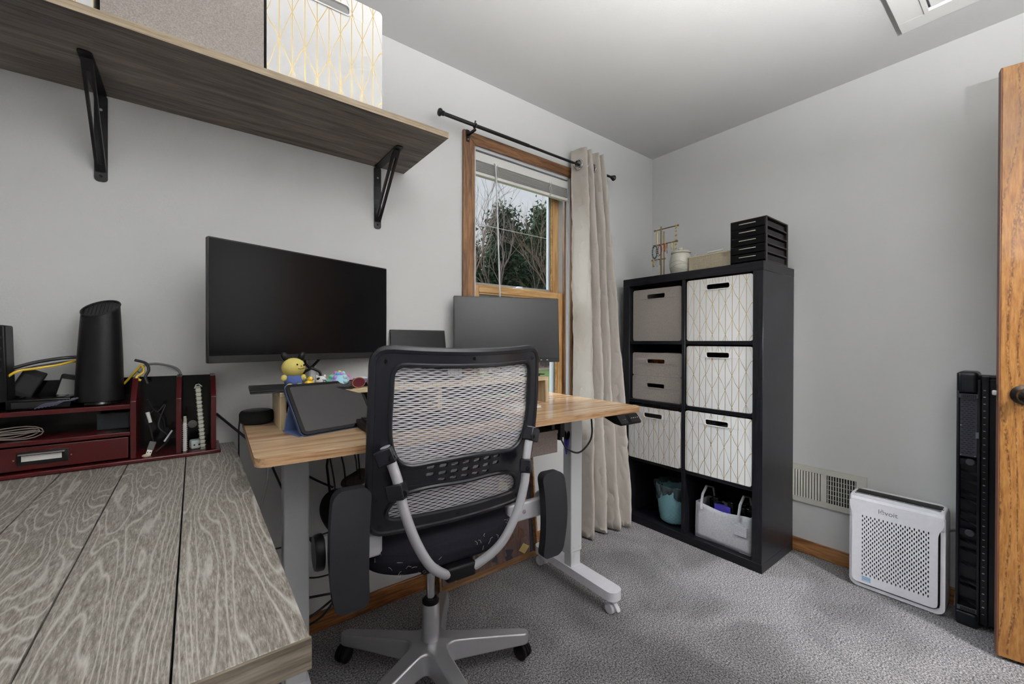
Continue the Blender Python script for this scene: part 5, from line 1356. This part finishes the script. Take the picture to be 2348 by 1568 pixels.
# ================================================================ DESK RISER AND SCREENS
RX0, RX1, RYF, RYB, RZT = -.575, .465, -.005, .21, .948      # riser in desk-local coordinates
dl = lambda x, y: DC+dex*x+dey*y
rs = thing('monitor_riser', 'pale wood desk riser spanning the back of the desk', 'riser', dw(-.05, .1, DZ), DA)
cxr, cyr = -.05, .1
def rb(n_, x0, x1, y0, y1, z0, z1, mt, **kw): return part(n_, MB().box(x0-cxr, x1-cxr, y0-cyr, y1-cyr, z0-DZ, z1-DZ), mt, rs, **kw)
# world check: left end panel front corner (.221,1.361), right (1.254,1.351)
v_ = Vector((.221, 1.361, 0))-DC; RX0 = v_.dot(dex)-.018; RYF = v_.dot(dey); v_ = Vector((1.254, 1.351, 0))-DC; RX1 = v_.dot(dex)
RYB = RYF+.20
rb('end_panel', RX0, RX0+.018, RYF, RYB, DZ, RZT-.015, MT['pale'], bev=.001)
rb('end_panel', RX1-.018, RX1, RYF, RYB, DZ, RZT-.015, MT['pale'], bev=.001)
rb('mid_panel', -.08, -.062, RYF+.02, RYB, DZ, RZT-.015, MT['pale'], bev=.001)
rb('top_board', RX0, RX1, RYF, RYB, RZT-.015, RZT, MT['palex'], bev=.001)
rb('back_board', RX0+.018, RX1-.018, RYB-.008, RYB-.001, DZ+.02, RZT-.015, MT['blackp'])

def monitor(name, label, BL, BR, Zb, Zt, tilt, mat, thick=.012):
    BL, BR = Vector(BL), Vector(BR); wd = (BR-BL).length; rz = math.atan2(BR.y-BL.y, BR.x-BL.x); c = (BL+BR)/2
    t_ = thing(name, label, 'monitor', (c.x, c.y, 0), rz); h_ = Zt-Zb
    T = Matrix.Translation((0, 0, Zb)) @ Matrix.Rotation(-tilt, 4, 'X')
    w2 = wd/2
    part('housing', MB().plate(rrect(-w2, w2, 0, h_, .004, 3), [], thick, fn=lambda u, v, w_: tuple(T @ Vector((u, thick/2+.0015+w_, v)))), MT['bezel'], t_, bev=.001, seg=1)
    part('screen', MB().box(-w2+.004, w2-.004, 0, .002, .022, h_-.004, T), mat, t_, smooth=0)
    part('chin_bezel', MB().box(-w2+.001, w2-.001, -.0006, .0022, .001, .0215, T), MT['bezel'], t_, bev=.0005, seg=1)
    part('rear_bulge', MB().box(-w2*.62, w2*.62, thick, thick+.024, .04, h_*.72, T), MT['bezel'], t_, bev=.010, seg=3)
    return t_, T, rz, c
m1, T1, rz1, c1 = monitor('large_monitor', 'large black flat monitor hung on the left above the desk', (.031, 1.43, 0), (.634, 1.63, 0), 1.037, 1.400, 0, MT['screen'])
# arm from the desk clamp to the back of the large monitor
ax, ay = .345, 1.615
part('arm_post', MB().tube([(ax, ay, DZ), (ax, ay, 1.10)], .014, 14), MT['powder'], m1, world=True)
part('clamp_base', MB().box(ax-.04, ax+.04, ay-.05, ay+.02, DZ, DZ+.012), MT['blackm'], m1, world=True, bev=.003)
part('arm_link', MB().tube([(ax, ay, 1.07), (ax-.01, ay-.02, 1.14), (ax-.012, ay-.045, 1.20)], .016, 12), MT['blackm'], m1, world=True)
part('mount_plate', MB().box(-.05, .05, .034, .044, 1.15, 1.25), MT['blackm'], m1)
part('monitor_cable', MB().tube(smooth_path([(.31, 1.585, 1.06), (.325, 1.60, 1.015), (.355, 1.60, .998), (.37, 1.60, .985), (.372, 1.60, .95), (.365, 1.61, .90), (.36, 1.63, DZ+.002)]), .0045, 8), MT['cablek'], m1, world=True)
part('monitor_cable', MB().tube(smooth_path([(.38, 1.60, 1.05), (.34, 1.60, 1.005), (.315, 1.605, .985), (.305, 1.62, .92), (.30, 1.63, DZ+.002)]), .0045, 8), MT['cablek'], m1, world=True)
m2, T2, rz2, c2 = monitor('small_monitor', 'smaller black monitor standing in front of the window', (.932, 1.595, 0), (1.396, 1.398, 0), 1.006, 1.310, math.radians(3.5), MT['screen_m'])
part('stand_neck', MB().box(-.03, .03, .034, .052, DZ+.13, 1.16), MT['silver_d'], m2, bev=.004)
part('stand_base', MB().box(-.08, .08, -.02, .12, RZT, RZT+.012), MT['silver_d'], m2, bev=.004)
for i in range(4): part('menu_button', MB().box(.10+i*.03-.004, .10+i*.03+.004, -.001, 0, .009, .012, T2), MT['screw'], m2, smooth=0)

# laptop standing open behind the chair on the riser
lp = thing('laptop', 'slim open black laptop between the two monitors', 'laptop', (.755, 1.495, RZT), math.radians(-9))
part('keyboard_base', MB().box(-.122, .122, -.09, .10, 0, .012), MT['bezel'], lp, bev=.003)
LT = Matrix.Translation((0, .098, .010)) @ Matrix.Rotation(math.radians(-14), 4, 'X')
part('lid', MB().box(-.122, .122, 0, .006, 0, .200, LT), MT['bezel'], lp, bev=.003)
part('screen', MB().box(-.118, .118, -.0008, .0, .006, .194, LT), MT['screen'], lp, smooth=0)

# closed laptop slab on the left end of the riser
sl_ = thing('closed_laptop', 'thin dark closed laptop overhanging the left end of the riser', 'laptop', (.29, 1.46, RZT), DA-.03)
part('base_half', MB().box(-.155, .13, -.10, .09, 0, .0045), MT['bezel'], sl_, bev=.0015); part('lid_half', MB().box(-.155, .13, -.10, .09, .005, .009), MT['bezel'], sl_, bev=.002)
solo('thin_tray', MB().plate(rrect(1.17, 1.275, 1.365, 1.44, .01), [], .003, fn=lambda u, v, w_: (u, v, RZT+.0075+w_)), MT['blackm'], 'thin black plate overhanging the right end of the riser', 'tray', (1.22, 1.40, RZT)).data.name
part('rubber_foot', MB().box(-.045, .025, -.03, .03, 0, .006), MT['blackm'], bpy.data.objects['thin_tray']) 

# ---- toys and bits on the riser (in front of the big monitor)
ZR = RZT+.0092
bee = thing('plush_bee', 'yellow plush bee toy with black antennae and blue body', 'plush toy', (.249, 1.415, ZR))
part('body', MB().ball((0, 0, .022), (.027, .022, .024), 18, 12), MT['plushblue'], bee)
hd = part('head', MB().ball((0, 0, .062), (.034, .029, .030), 22, 14), MT['yellow'], bee)
for sx in (-1, 1):
    part('antenna', MB().ball((0, 0, 0), (.010, .006, .015), 12, 8, m=Matrix.Translation((sx*.024, .002, .097)) @ Matrix.Rotation(sx*.5, 4, 'Y')), MT['blackp'], hd)
    part('arm', MB().ball((sx*.027, -.006, .030), (.009, .009, .011), 10, 8), MT['yellow'], bee)
    part('foot', MB().ball((sx*.014, -.020, .007), (.010, .010, .007), 10, 8), MT['yellow'], bee)
for x, z_ in ((.006, .072), (.026, .070)):
    part('eye', MB().ball((x, -.0275+abs(x)*.18, z_), (.0028, .0022, .0032), 8, 6), MT['blackg'], hd)
part('nose', MB().ball((.017, -.0285, .068), .0022, 8, 6), MT['orange'], hd)
part('smile', MB().tube([(.008, -.0288, .060), (.014, -.0285, .0585), (.021, -.027, .059), (.027, -.024, .061)], .0009, 5), MT['blackg'], hd)
dk = thing('toy_duck', 'tiny yellow toy duck next to the plush bee', 'toy', (.292, 1.40, ZR))
part('body', MB().ball((0, 0, .011), (.014, .012, .011), 14, 10), MT['yel'], dk); part('head', MB().ball((.002, 0, .024), .009, 12, 8), MT['yel'], dk); part('beak', MB().ball((.009, -.006, .023), (.004, .003, .0016), 8, 6), MT['orange'], dk)
cw = thing('cow_ball', 'small round white toy cow with black markings', 'toy', (.328, 1.41, ZR))
bd_ = part('body', MB().ball((0, 0, .016), (.018, .017, .016), 18, 12), MT['white_p'], cw)
for sx in (-1, 1): part('ear', MB().ball((sx*.012, 0, .031), (.004, .003, .005), 8, 6), MT['white_p'], cw)
part('spot', MB().ball((-.009, -.010, .024), (.006, .004, .005), 10, 6), MT['blackp'], cw); part('snout_ring', MB().torus((.008, -.0162, .015), .0045, .0011, 14, 6, ax='y'), MT['blackp'], cw); part('eye', MB().ball((.003, -.0163, .021), .0016, 8, 6), MT['blackp'], cw)
cols = [(.75, .18, .45), (.12, .45, .75), (.85, .70, .08), (.15, .62, .35), (.40, .25, .7), (.55, .80, .85)]
pf = thing('fidget_dome', 'round rainbow-coloured fidget bubble toy', 'toy', (.385, 1.405, ZR))
part('shell', MB().lathe([(.036, 0), (.036, .006), (.032, .020), (.022, .033), (.010, .040), (0, .041)], 28), plain('pop_blue', (.35, .62, .75), .5), pf)
k = 0
for rr_, zz, nn in ((.034, .014, 9), (.0265, .027, 7), (.014, .0375, 4)):
    for i in range(nn):
        a = 2*PI*i/nn+.3*k; part('bubble', MB().ball((rr_*math.cos(a), rr_*math.sin(a), zz), .0075, 10, 6), bpy.data.materials.get('pop_%d' % (k % 6)) or plain('pop_%d' % (k % 6), cols[k % 6], .5), pf); k += 1
part('stem', MB().ball((0, 0, .041), .0075, 10, 6), bpy.data.materials['pop_2'], pf)
pk_ = thing('blue_charger_puck', 'round blue and white puck beside the fidget toy', 'puck', (.46, 1.42, RZT))
part('shell', MB().lathe([(.020, .012), (.027, .015), (.027, .022), (.024, .027), (0, .029)], 24), MT['bluec'], pk_); part('stand', MB().box(-.022, .022, -.018, .018, 0, .013), MT['blackp'], pk_, bev=.002); part('cover', MB().lathe([(.022, .0275), (.016, .0315), (0, .032)], 24), MT['white_p'], pk_)
sg_ = thing('sunglasses', 'red-brown rimmed sunglasses lying on the riser edge', 'glasses', (.462, 1.365, RZT+.001), .15)
for sx in (-1, 1):
    c = (sx*.028, 0, .017)
    o = part('rim', MB().tube([(c[0]+.024*math.cos(a), -.004*math.cos(a)*sx, c[2]+.016*math.sin(a)) for a in [2*PI*i/24 for i in range(24)]], .0016, 6, closed=True), plain('tortoise', (.28, .10, .05), .3) if sx < 0 else bpy.data.materials['tortoise'], sg_)
    part('lens', MB().add([(c[0], 0, c[2])]+[(c[0]+.023*math.cos(a), -.004*math.cos(a)*sx, c[2]+.0152*math.sin(a)) for a in [2*PI*i/24 for i in range(24)]], [(0, i+1, (i+1) % 24+1) for i in range(24)]), MT['lens'], o, smooth=0)
    part('temple', MB().tube([(sx*.053, 0, .022), (sx*.056, .03, .019), (sx*.054, .10, .008)], .0016, 6), bpy.data.materials['tortoise'], sg_)
part('bridge', MB().tube([(-.006, 0, .022), (0, -.001, .025), (.006, 0, .022)], .0014, 6), bpy.data.materials['tortoise'], sg_)
kr = thing('key_bunch', 'bunch of keys on a steel ring beside the blue puck', 'keys', (.512, 1.40, RZT))
part('ring', MB().torus((0, 0, .014), .012, .0012, 18, 6, m=RT((0, 0, 0), .4, .6)), MT['screw'], kr)
for i in range(3): part('key', MB().box(-.005, .005, -.022, .0, 0, .002, RT((.004+i*.007, -.004, .003+i*.003), .5-i*.5)), MT['screw'] if i != 1 else MT['brass'], kr)
part('ring', MB().torus((.014, .004, .012), .009, .001, 16, 6, m=RT((0, 0, 0), .2, 1.0)), MT['screw'], kr)
# ---- on the desktop
sp_ = thing('smart_speaker', 'black puck smart speaker on the left back desk corner', 'speaker', (.163, 1.535, DZ+.0008))
part('fabric_side', MB().lathe([(.040, 0), (.046, .003), (.0495, .012), (.0495, .030), (.046, .037), (.041, .040)], 40), fabric('speaker_cloth', (.004, .004, .004), (.018, .018, .018), 700), sp_)
part('top_plate', MB().lathe([(.0, .0415), (.036, .0415), (.0415, .039), (.041, .038)], 40), MT['blackp'], sp_)
part('button', MB().lathe([(.005, .0415), (.005, .0422), (0, .0422)], 12, (.018, -.01, 0)), MT['blackg'], sp_)
cable('speaker_cable', 'thin black cord dropping from the puck speaker', [(.117, 1.55, DZ+.012), (.1155, 1.56, DZ-.02), (.116, 1.57, DZ-.07), (.119, 1.6, .5)], .0022, MT['cablek'])
tb = thing('tablet', 'black tablet propped up in a navy folio case on the desk', 'tablet', (.239, 1.226, DZ+.0005), math.radians(14))
TT_ = Matrix.Translation((0, 0, .004)) @ Matrix.Rotation(math.radians(-41), 4, 'X')
part('case_back', MB().plate(rrect(-.003, .238, -.003, .176, .016), [], .009, fn=lambda u, v, w_: tuple(TT_ @ Vector((u, .0075+w_, v)))), MT['navy'], tb, bev=.003)
part('slab', MB().plate(rrect(0, .235, 0, .173, .014), [], .006, fn=lambda u, v, w_: tuple(TT_ @ Vector((u, .0015+w_, v)))), MT['blackg'], tb, bev=.001)
part('screen', MB().plate(rrect(.010, .225, .010, .163, .006), [], .0004, fn=lambda u, v, w_: tuple(TT_ @ Vector((u, -.0018+w_, v)))), plain('tablet_screen', (.030, .027, .028), .22, spec=.6), tb, smooth=0)
bx__ = TT_ @ Vector((.0, .010, .105))
part('folio_flap', MB().add([(-.004, bx__.y, bx__.z), (.232, bx__.y, bx__.z), (.232, bx__.y+.03, .001), (-.004, bx__.y+.03, .001), (-.004, bx__.y+.003, bx__.z), (.232, bx__.y+.003, bx__.z), (.232, bx__.y+.033, .001), (-.004, bx__.y+.033, .001)], [(0, 1, 2, 3), (7, 6, 5, 4), (0, 3, 7, 4), (1, 5, 6, 2), (0, 4, 5, 1), (3, 2, 6, 7)]), MT['bluec'], tb)
part('folio_base', MB().box(-.006, .232, .004, bx__.y+.033, 0, .002), MT['bluec'], tb)
part('camera_dot', MB().ball(tuple(TT_ @ Vector((.118, -.0018, .168))), .0018, 8, 6), MT['blackm'], tb)
part('corner_tab', MB().box(.212, .228, -.0035, -.002, .016, .022, TT_), MT['blackg'], tb)
bxx = thing('count_box', 'small navy and teal box marked 40 under the riser', 'box', (.262, 1.402, DZ+.0005), DA+.1)
part('carton', MB().box(-.022, .022, -.018, .018, 0, .052), MT['navy'], bxx, bev=.001); part('teal_band', MB().box(-.0222, .0222, -.0182, .0182, .036, .0524), MT['teal'], bxx)
part('print', MB().text('40', .020, Matrix.Translation((-.010, -.0184, .018)) @ Matrix.Rotation(PI/2, 4, 'X') @ Matrix.Rotation(PI/2, 4, 'Z')), MT['white_p'], bxx, smooth=0)
part('print', MB().text('COUNT', .007, Matrix.Translation((.004, -.0184, .018)) @ Matrix.Rotation(PI/2, 4, 'X') @ Matrix.Rotation(PI/2, 4, 'Z')), MT['white_p'], bxx, smooth=0)
kb = thing('keyboard', 'black keyboard lying behind the chair on the desk', 'keyboard', (.632, 1.20, DZ+.0005), DA)
part('case', MB().prism([(-.075, 0), (.075, 0), (.075, .024), (-.075, .013)], -.235, .235, 'x'), MT['blackp'], kb, bev=.004)
for r_ in range(5):
    for c in range(15):
        part('key', MB().box(-.0075, .0075, -.0075, .0075, 0, .005, Matrix.Translation((-.215+c*.0305, -.055+r_*.027, .0145+(r_*.027)*.073+.002)) @ Matrix.Rotation(.073, 4, 'X')), MT['blackp'], kb, smooth=0)
cst = thing('round_coaster', 'round wood-topped coaster near the right front of the desk', 'coaster', (.885, 1.085, DZ+.0005))
part('disc', MB().lathe([(.050, 0), (.052, .002), (.052, .006), (.050, .008), (0, .008)], 36), plain('stone_rim', (.30, .29, .28), .4), cst); part('inlay', MB().lathe([(.043, .008), (.043, .0088), (0, .0088)], 36), MT['tray'], cst)
nbk = thing('note_pad', 'small cream notepad lying in front of the riser', 'notepad', (1.06, 1.27, DZ+.0005), DA-.12)
part('pages', MB().box(-.06, .06, -.045, .045, .001, .008), MT['paper'], nbk); part('cover', MB().box(-.062, .062, -.046, .046, .0082, .010), plain('cream_cover', (.55, .52, .42), .6), nbk); part('back_cover', MB().box(-.062, .062, -.046, .046, 0, .001), bpy.data.materials['cream_cover'], nbk)

# ================================================================ CHERRY ORGANISER ON THE PLANK TABLE
OX0, OX1, OYF, OYB, OZ = -.62, .066, 1.517, 1.655, GZT
og = thing('desk_organizer', 'cherry red wooden desktop organiser with drawer and upright slots', 'organizer', (-.28, 1.585, OZ))
def ob2(n_, a, mt=MT['cherry'], par=og, **kw): return part(n_, wbox(*a), mt, par, world=True, **kw)
ob2('base_board', (OX0, OX1, OYF, OYB+.003, OZ+.0005, OZ+.012), bev=.003)
FY = OYF+.014
def upright(x):
    pf_ = [(FY, OZ+.012), (FY, OZ+.172), (FY+.055, OZ+.232), (OYB, OZ+.236), (OYB, OZ+.012)]
    part('upright', MB().prism(pf_, x-.0065, x+.0065, 'x'), MT['cherry'], og, world=True, bev=.0012)
for x in (-.136, -.036, .048, -.60): upright(x)
ob2('shelf_board', (-.593, -.1425, FY, OYB, OZ+.152, OZ+.164), bev=.001)
ob2('shelf_board', (-.593, -.1425, FY, OYB, OZ+.078, OZ+.088), bev=.001)
ob2('back_board', (-.607, .0545, OYB-.004, OYB, OZ+.012, OZ+.232), MT['blackg'])
dr_ = ob2('drawer', (-.588, -.146, FY+.002, FY+.012, OZ+.016, OZ+.074), bev=.0015)
ob2('drawer_box', (-.58, -.15, FY+.012, OYB-.006, OZ+.018, OZ+.066), MT['cherry'], dr_)
lh = ob2('label_holder', (-.352, -.262, FY-.0015, FY+.002, OZ+.030, OZ+.062), MT['blackm'], dr_, bev=.001)
ob2('label_card', (-.344, -.274, FY-.0022, FY-.0014, OZ+.039, OZ+.053), MT['paper'], lh)
ob2('pull_lip', (-.348, -.268, FY-.010, FY, OZ+.056, OZ+.0585), MT['screw'], lh)
for x in (-.357, -.257): part('pin', MB().ball((x, FY-.001, OZ+.044), .0018, 8, 6), MT['brass'], lh, world=True)
# --- devices on the organiser's top shelf
ZO = OZ+.1645
md = thing('mesh_modem', 'tall black oval modem with slanted grille top', 'modem', (-.21, 1.583, ZO))
def mod(u, v):
    a = u*2*PI; rx, ry = .050-.010*v**1.6, .046-.012*v
    zt_ = .268+.024*math.cos(a-1.1)
    return (rx*math.cos(a)+.002*v, ry*math.sin(a)+.004*v, .012+(zt_-.012)*v)
part('shell', MB().grid(mod, 48, 14), MT['blackp'], md, recalc=False, smooth=180)
rim = [mod(i/48, 1) for i in range(48)]
part('top_rim', MB().tube(rim, .002, 6, closed=True), MT['bezel'], md)
cen = Vector((0, 0, 0))
for p_ in rim: cen += Vector(p_)/48
part('top_grille', MB().add([tuple(cen-Vector((0, 0, .006)))]+[tuple(Vector(p_)*.97+cen*.03-Vector((0, 0, .004))) for p_ in rim], [(0, i+1, (i+1) % 48+1) for i in range(48)]), MT['bezel'], md)
for i in range(9):
    x = -.032+i*.008; yy = .034*math.sqrt(max(0, 1-(x/.040)**2))
    part('grille_bar', MB().tube([(x, -yy+.004, .264+.024*(.45*x/.04-.89*yy/.034)), (x, yy+.004, .264+.024*(.45*x/.04+.89*yy/.034))], .0012, 5), MT['blackp'], md)
part('foot_ring', MB().lathe([(.040, 0), (.042, .004), (.040, .012), (0, .012)], 36), MT['blackg'], md)
part('status_light', MB().ball((-.028, -.036, .016), (.002, .001, .0012), 8, 6), MT['led'], md)
rt = thing('router_tower', 'black patterned router tower cut off at the left edge', 'router', (-.43, 1.58, ZO))
part('body', MB().prism([(-.055, 0), (.060, 0), (.055, .215), (-.050, .215)], -.03, .03, 'y'), MT['blackp'], rt, bev=.004)
for r_ in range(9):
    for c in range(7):
        part('grille_stud', MB().prism([(-.003, 0), (0, -.004), (.003, 0), (0, .004)], -.0312, -.030, 'y', m=Matrix.Translation((-.04+c*.0135+(r_ % 2)*.006, 0, .09+r_*.0135))), MT['bezel'], rt, smooth=0)
bx2 = thing('cable_modem', 'flat glossy black set-top modem lying on the organiser', 'modem', (-.335, 1.60, ZO))
part('body', MB().box(-.075, .075, -.05, .045, 0, .028), MT['blackg'], bx2, bev=.004)
for i in range(5): part('top_ridge', MB().box(-.06+i*.026, -.045+i*.026, -.04, .035, .028, .0295), MT['blackg'], bx2)
part('port_panel', MB().box(-.03, .05, -.052, -.050, .006, .02), MT['bezel'], bx2)
ad = thing('power_brick', 'black power brick tilted against the wall on the organiser', 'adapter', (-.372, 1.625, ZO+.03), .25)
part('body', MB().box(-.020, .024, -.014, .014, 0, .075, Matrix.Rotation(.45, 4, 'Y')), MT['blackp'], ad, bev=.003)
part('rating_label', MB().box(-.014, .018, -.0145, -.014, .012, .06, Matrix.Rotation(.45, 4, 'Y')), MT['bezel'], ad)
ad2 = thing('power_brick', 'black wall plug adapter behind the tall modem', 'adapter', (-.283, 1.632, ZO+.02), .1)
part('body', MB().box(-.024, .030, -.014, .014, 0, .062, Matrix.Rotation(.25, 4, 'Y')), MT['blackp'], ad2, bev=.003)
part('paper_label', MB().box(-.02, .022, -.0147, -.014, .006, .05, Matrix.Rotation(.25, 4, 'Y')), plain('grey_label', (.25, .25, .25), .6), ad2)
cable('yellow_cable', 'yellow network cable arching left of the tall modem', [(-.385, 1.565, ZO+.075), (-.36, 1.57, ZO+.098), (-.33, 1.585, ZO+.104), (-.29, 1.60, ZO+.112), (-.255, 1.625, ZO+.125)], .0032, MT['yel'])
cable('yellow_cable', 'yellow network cable loop to the right of the tall modem', [(-.165, 1.63, ZO+.05), (-.135, 1.615, ZO+.09), (-.125, 1.61, ZO+.105), (-.12, 1.61, ZO+.085), (-.135, 1.60, ZO+.07), (-.125, 1.6, ZO+.06)], .0032, MT['yel'])
cable('black_cable', 'thick black cable arching behind the yellow one', [(-.39, 1.60, ZO+.098), (-.34, 1.61, ZO+.118), (-.28, 1.62, ZO+.13), (-.24, 1.63, ZO+.13)], .0045, MT['cablek'])
cable('black_cable', 'thin black cable below the thick arching one', [(-.39, 1.60, ZO+.09), (-.34, 1.605, ZO+.106), (-.28, 1.615, ZO+.118), (-.24, 1.625, ZO+.12)], .003, MT['cablek'])
cable('grey_cable', 'grey cable arching over the top of the organiser slots', [(-.13, 1.60, ZO+.085), (-.115, 1.62, ZO+.105), (-.08, 1.64, ZO+.105), (-.04, 1.66, ZO+.085), (-.03, 1.661, ZO+.04)], .0038, MT['cableg'])
cable('black_cable', 'short black cable loop beside the yellow loop', [(-.14, 1.62, ZO+.12), (-.115, 1.615, ZO+.11), (-.108, 1.61, ZO+.09), (-.115, 1.605, ZO+.07), (-.11, 1.6, ZO+.05)], .004, MT['cablek'])
pc = MB(); rn = random.Random(2)
for i in range(7):
    a = -.325+i*.0062; pc.tube([(a, 1.545, ZO+.0025+.001*i), (a+.014, 1.548, ZO+.012+.001*i), (a+.03, 1.55, ZO+.019), (a+.045, 1.555, ZO+.021+.0008*i)], .0014, 5)
solo('striped_cable', pc, plain('braided_blue_cable', (.045, .05, .09), .5), 'coil of braided blue and white cable on the organiser top', 'cable', (-.31, 1.55, ZO))
# --- things in the organiser
tc_ = MB(); rn = random.Random(6); zz = OZ+.0885
for i in range(3):
    ph = i*.9; o_ = i*.003
    tc_.tube([(-.47+.12*0, 1.565+o_, zz+.012)]+[(-.372+.060*math.cos(a)*(1-.13*i), 1.560+.003*math.sin(a*2+ph)+o_, zz+.018+.015*math.sin(a)*(1-.3*i)+.003*math.sin(2*a+ph)) for a in [2*PI*k_/18 for k_ in range(19)]], .0015, 5)
tc_.tube([(-.43, 1.56, zz+.02), (-.415, 1.552, zz+.008), (-.405, 1.555, zz+.024), (-.395, 1.55, zz+.006)], .0018, 5)
solo('coiled_cable', tc_, MT['cablev'], 'bundle of taupe cable on the organiser middle shelf', 'cable', (-.37, 1.565, zz))
ph_ = thing('black_box', 'small dark teal box at the right of the middle shelf', 'box', (-.185, 1.615, zz))
part('carton', MB().box(-.034, .034, -.012, .012, 0, .044), plain('dark_teal', (.012, .022, .026), .4), ph_, bev=.002); part('lid', MB().box(-.0345, .0345, -.0125, .0125, .036, .045), bpy.data.materials['dark_teal'], ph_)
nb1 = thing('spiral_notebook', 'tall black and white plaid spiral notebook in the right slot', 'notebook', (.022, 1.60, OZ+.0125), 0)
lean_ = Matrix.Rotation(-.065, 4, 'Y')
part('pages', MB().box(-.005, .005, -.055, .045, 0, .185, lean_), MT['paper'], nb1)
part('cover', MB().box(-.0065, -.005, -.057, .047, 0, .188, lean_), plain('plaid_green', (.30, .38, .12), .5), nb1); part('cover', MB().box(.005, .0065, -.057, .047, 0, .188, lean_), bpy.data.materials['plaid_green'], nb1)
for i in range(30):
    part('coil', MB().tube([tuple(lean_ @ Vector((.0075*math.cos(a), -.056-.006*math.sin(a)*(1), .006+i*.006))) for a in [math.radians(d) for d in range(-20, 201, 22)]], .0009, 4), MT['white_p'] if i % 2 else MT['blackg'], nb1)
part('elastic', MB().tube([tuple(lean_ @ Vector(a)) for a in ((-.009, -.05, .186), (-.004, -.05, .197), (.003, -.05, .198), (.010, -.05, .19))], .0012, 5), MT['white_p'], nb1)
nb2 = thing('spiral_notebook', 'short white spiral notebook in the middle slot', 'notebook', (-.022, 1.585, OZ+.0125), 0)
part('pages', MB().box(-.004, .004, -.045, .04, 0, .085), MT['paper'], nb2)
for i in range(13): part('coil', MB().tube([(.006*math.cos(a), -.046-.005*math.sin(a), .005+i*.0062) for a in [math.radians(d) for d in range(-20, 201, 30)]], .0009, 4), MT['white_p'], nb2)
part('ribbon_tab', MB().box(-.003, .004, -.046, -.044, .085, .105), plain('olive_ribbon', (.36, .37, .28), .7), nb2)
ch_ = thing('usb_charger', 'pale blue-white wall charger cube lying in the right slot', 'charger', (.004, 1.565, OZ+.013), .2)
part('cube', MB().box(-.013, .013, -.013, .018, 0, .026), plain('pale_ice', (.50, .56, .56), .35), ch_, bev=.004)
for sx in (-1, 1): part('port', MB().box(sx*.006-.002, sx*.006+.002, -.0136, -.0125, .011, .015), MT['blackg'], ch_)
solo('white_disc', MB().lathe([(.0, 0), (.012, 0), (.012, .004), (.010, .005), (0, .005)], 24, m=Matrix.Translation((-.004, 1.648, OZ+.075)) @ Matrix.Rotation(PI/2, 4, 'X') ), plain('sensor_grey', (.36, .35, .33), .5), 'round grey disc stuck inside the right slot', 'disc', (-.004, 1.648, OZ+.075))
us = thing('usb_plug', 'grey usb plug with its cable in the left slot', 'usb cable', (-.105, 1.545, OZ+.0125))
UM = Matrix.Translation((0, 0, .004)) @ Matrix.Rotation(.3, 4, 'Y') @ Matrix.Rotation(-.25, 4, 'X')
part('shell', MB().box(-.006, .006, -.0025, .0025, 0, .012, UM), MT['screw'], us); part('grip', MB().box(-.008, .008, -.004, .004, .012, .036, UM), plain('dark_grey_plastic', (.07, .07, .07), .5), us, bev=.002)
for sx in (-1, 1): part('contact_hole', MB().box(sx*.003-.0012, sx*.003+.0012, -.0027, -.0024, .004, .0065, UM), MT['blackg'], us)
part('wire', MB().tube(smooth_path([tuple(UM @ Vector((0, 0, .036))), (.008, .004, .055), (.002, .02, .08), (-.008, .04, .10), (.01, .06, .12), (.03, .06, .09), (.035, .05, .05)]), .0018, 6), MT['cablek'], us)
solo('white_adapter_tip', MB().tube([(-.108, 1.56, OZ+.135), (-.101, 1.557, OZ+.105)], [.005, .0042], 10), MT['white_p'], 'white cable tip hanging in the left slot', 'plug', (-.105, 1.56, OZ+.105))
solo('mint_stylus', MB().tube([(-.070, 1.56, OZ+.045), (-.052, 1.565, OZ+.075)], .0024, 8), MT['vinyl'], 'short mint stick leaning in the left slot', 'stylus', (-.07, 1.56, OZ+.045))
cable('black_cable', 'tangled black cord inside the left organiser slot', [(-.11, 1.58, OZ+.17), (-.09, 1.59, OZ+.13), (-.07, 1.60, OZ+.15), (-.085, 1.58, OZ+.09), (-.06, 1.58, OZ+.05), (-.09, 1.57, OZ+.016)], .002, MT['cablek'])
solo('stone', MB().ball((-.108, 1.527, OZ+.017), (.010, .006, .005), 10, 6), MT['rattan'], 'small tan stone at the front of the organiser', 'stone', (-.108, 1.527, OZ+.013))
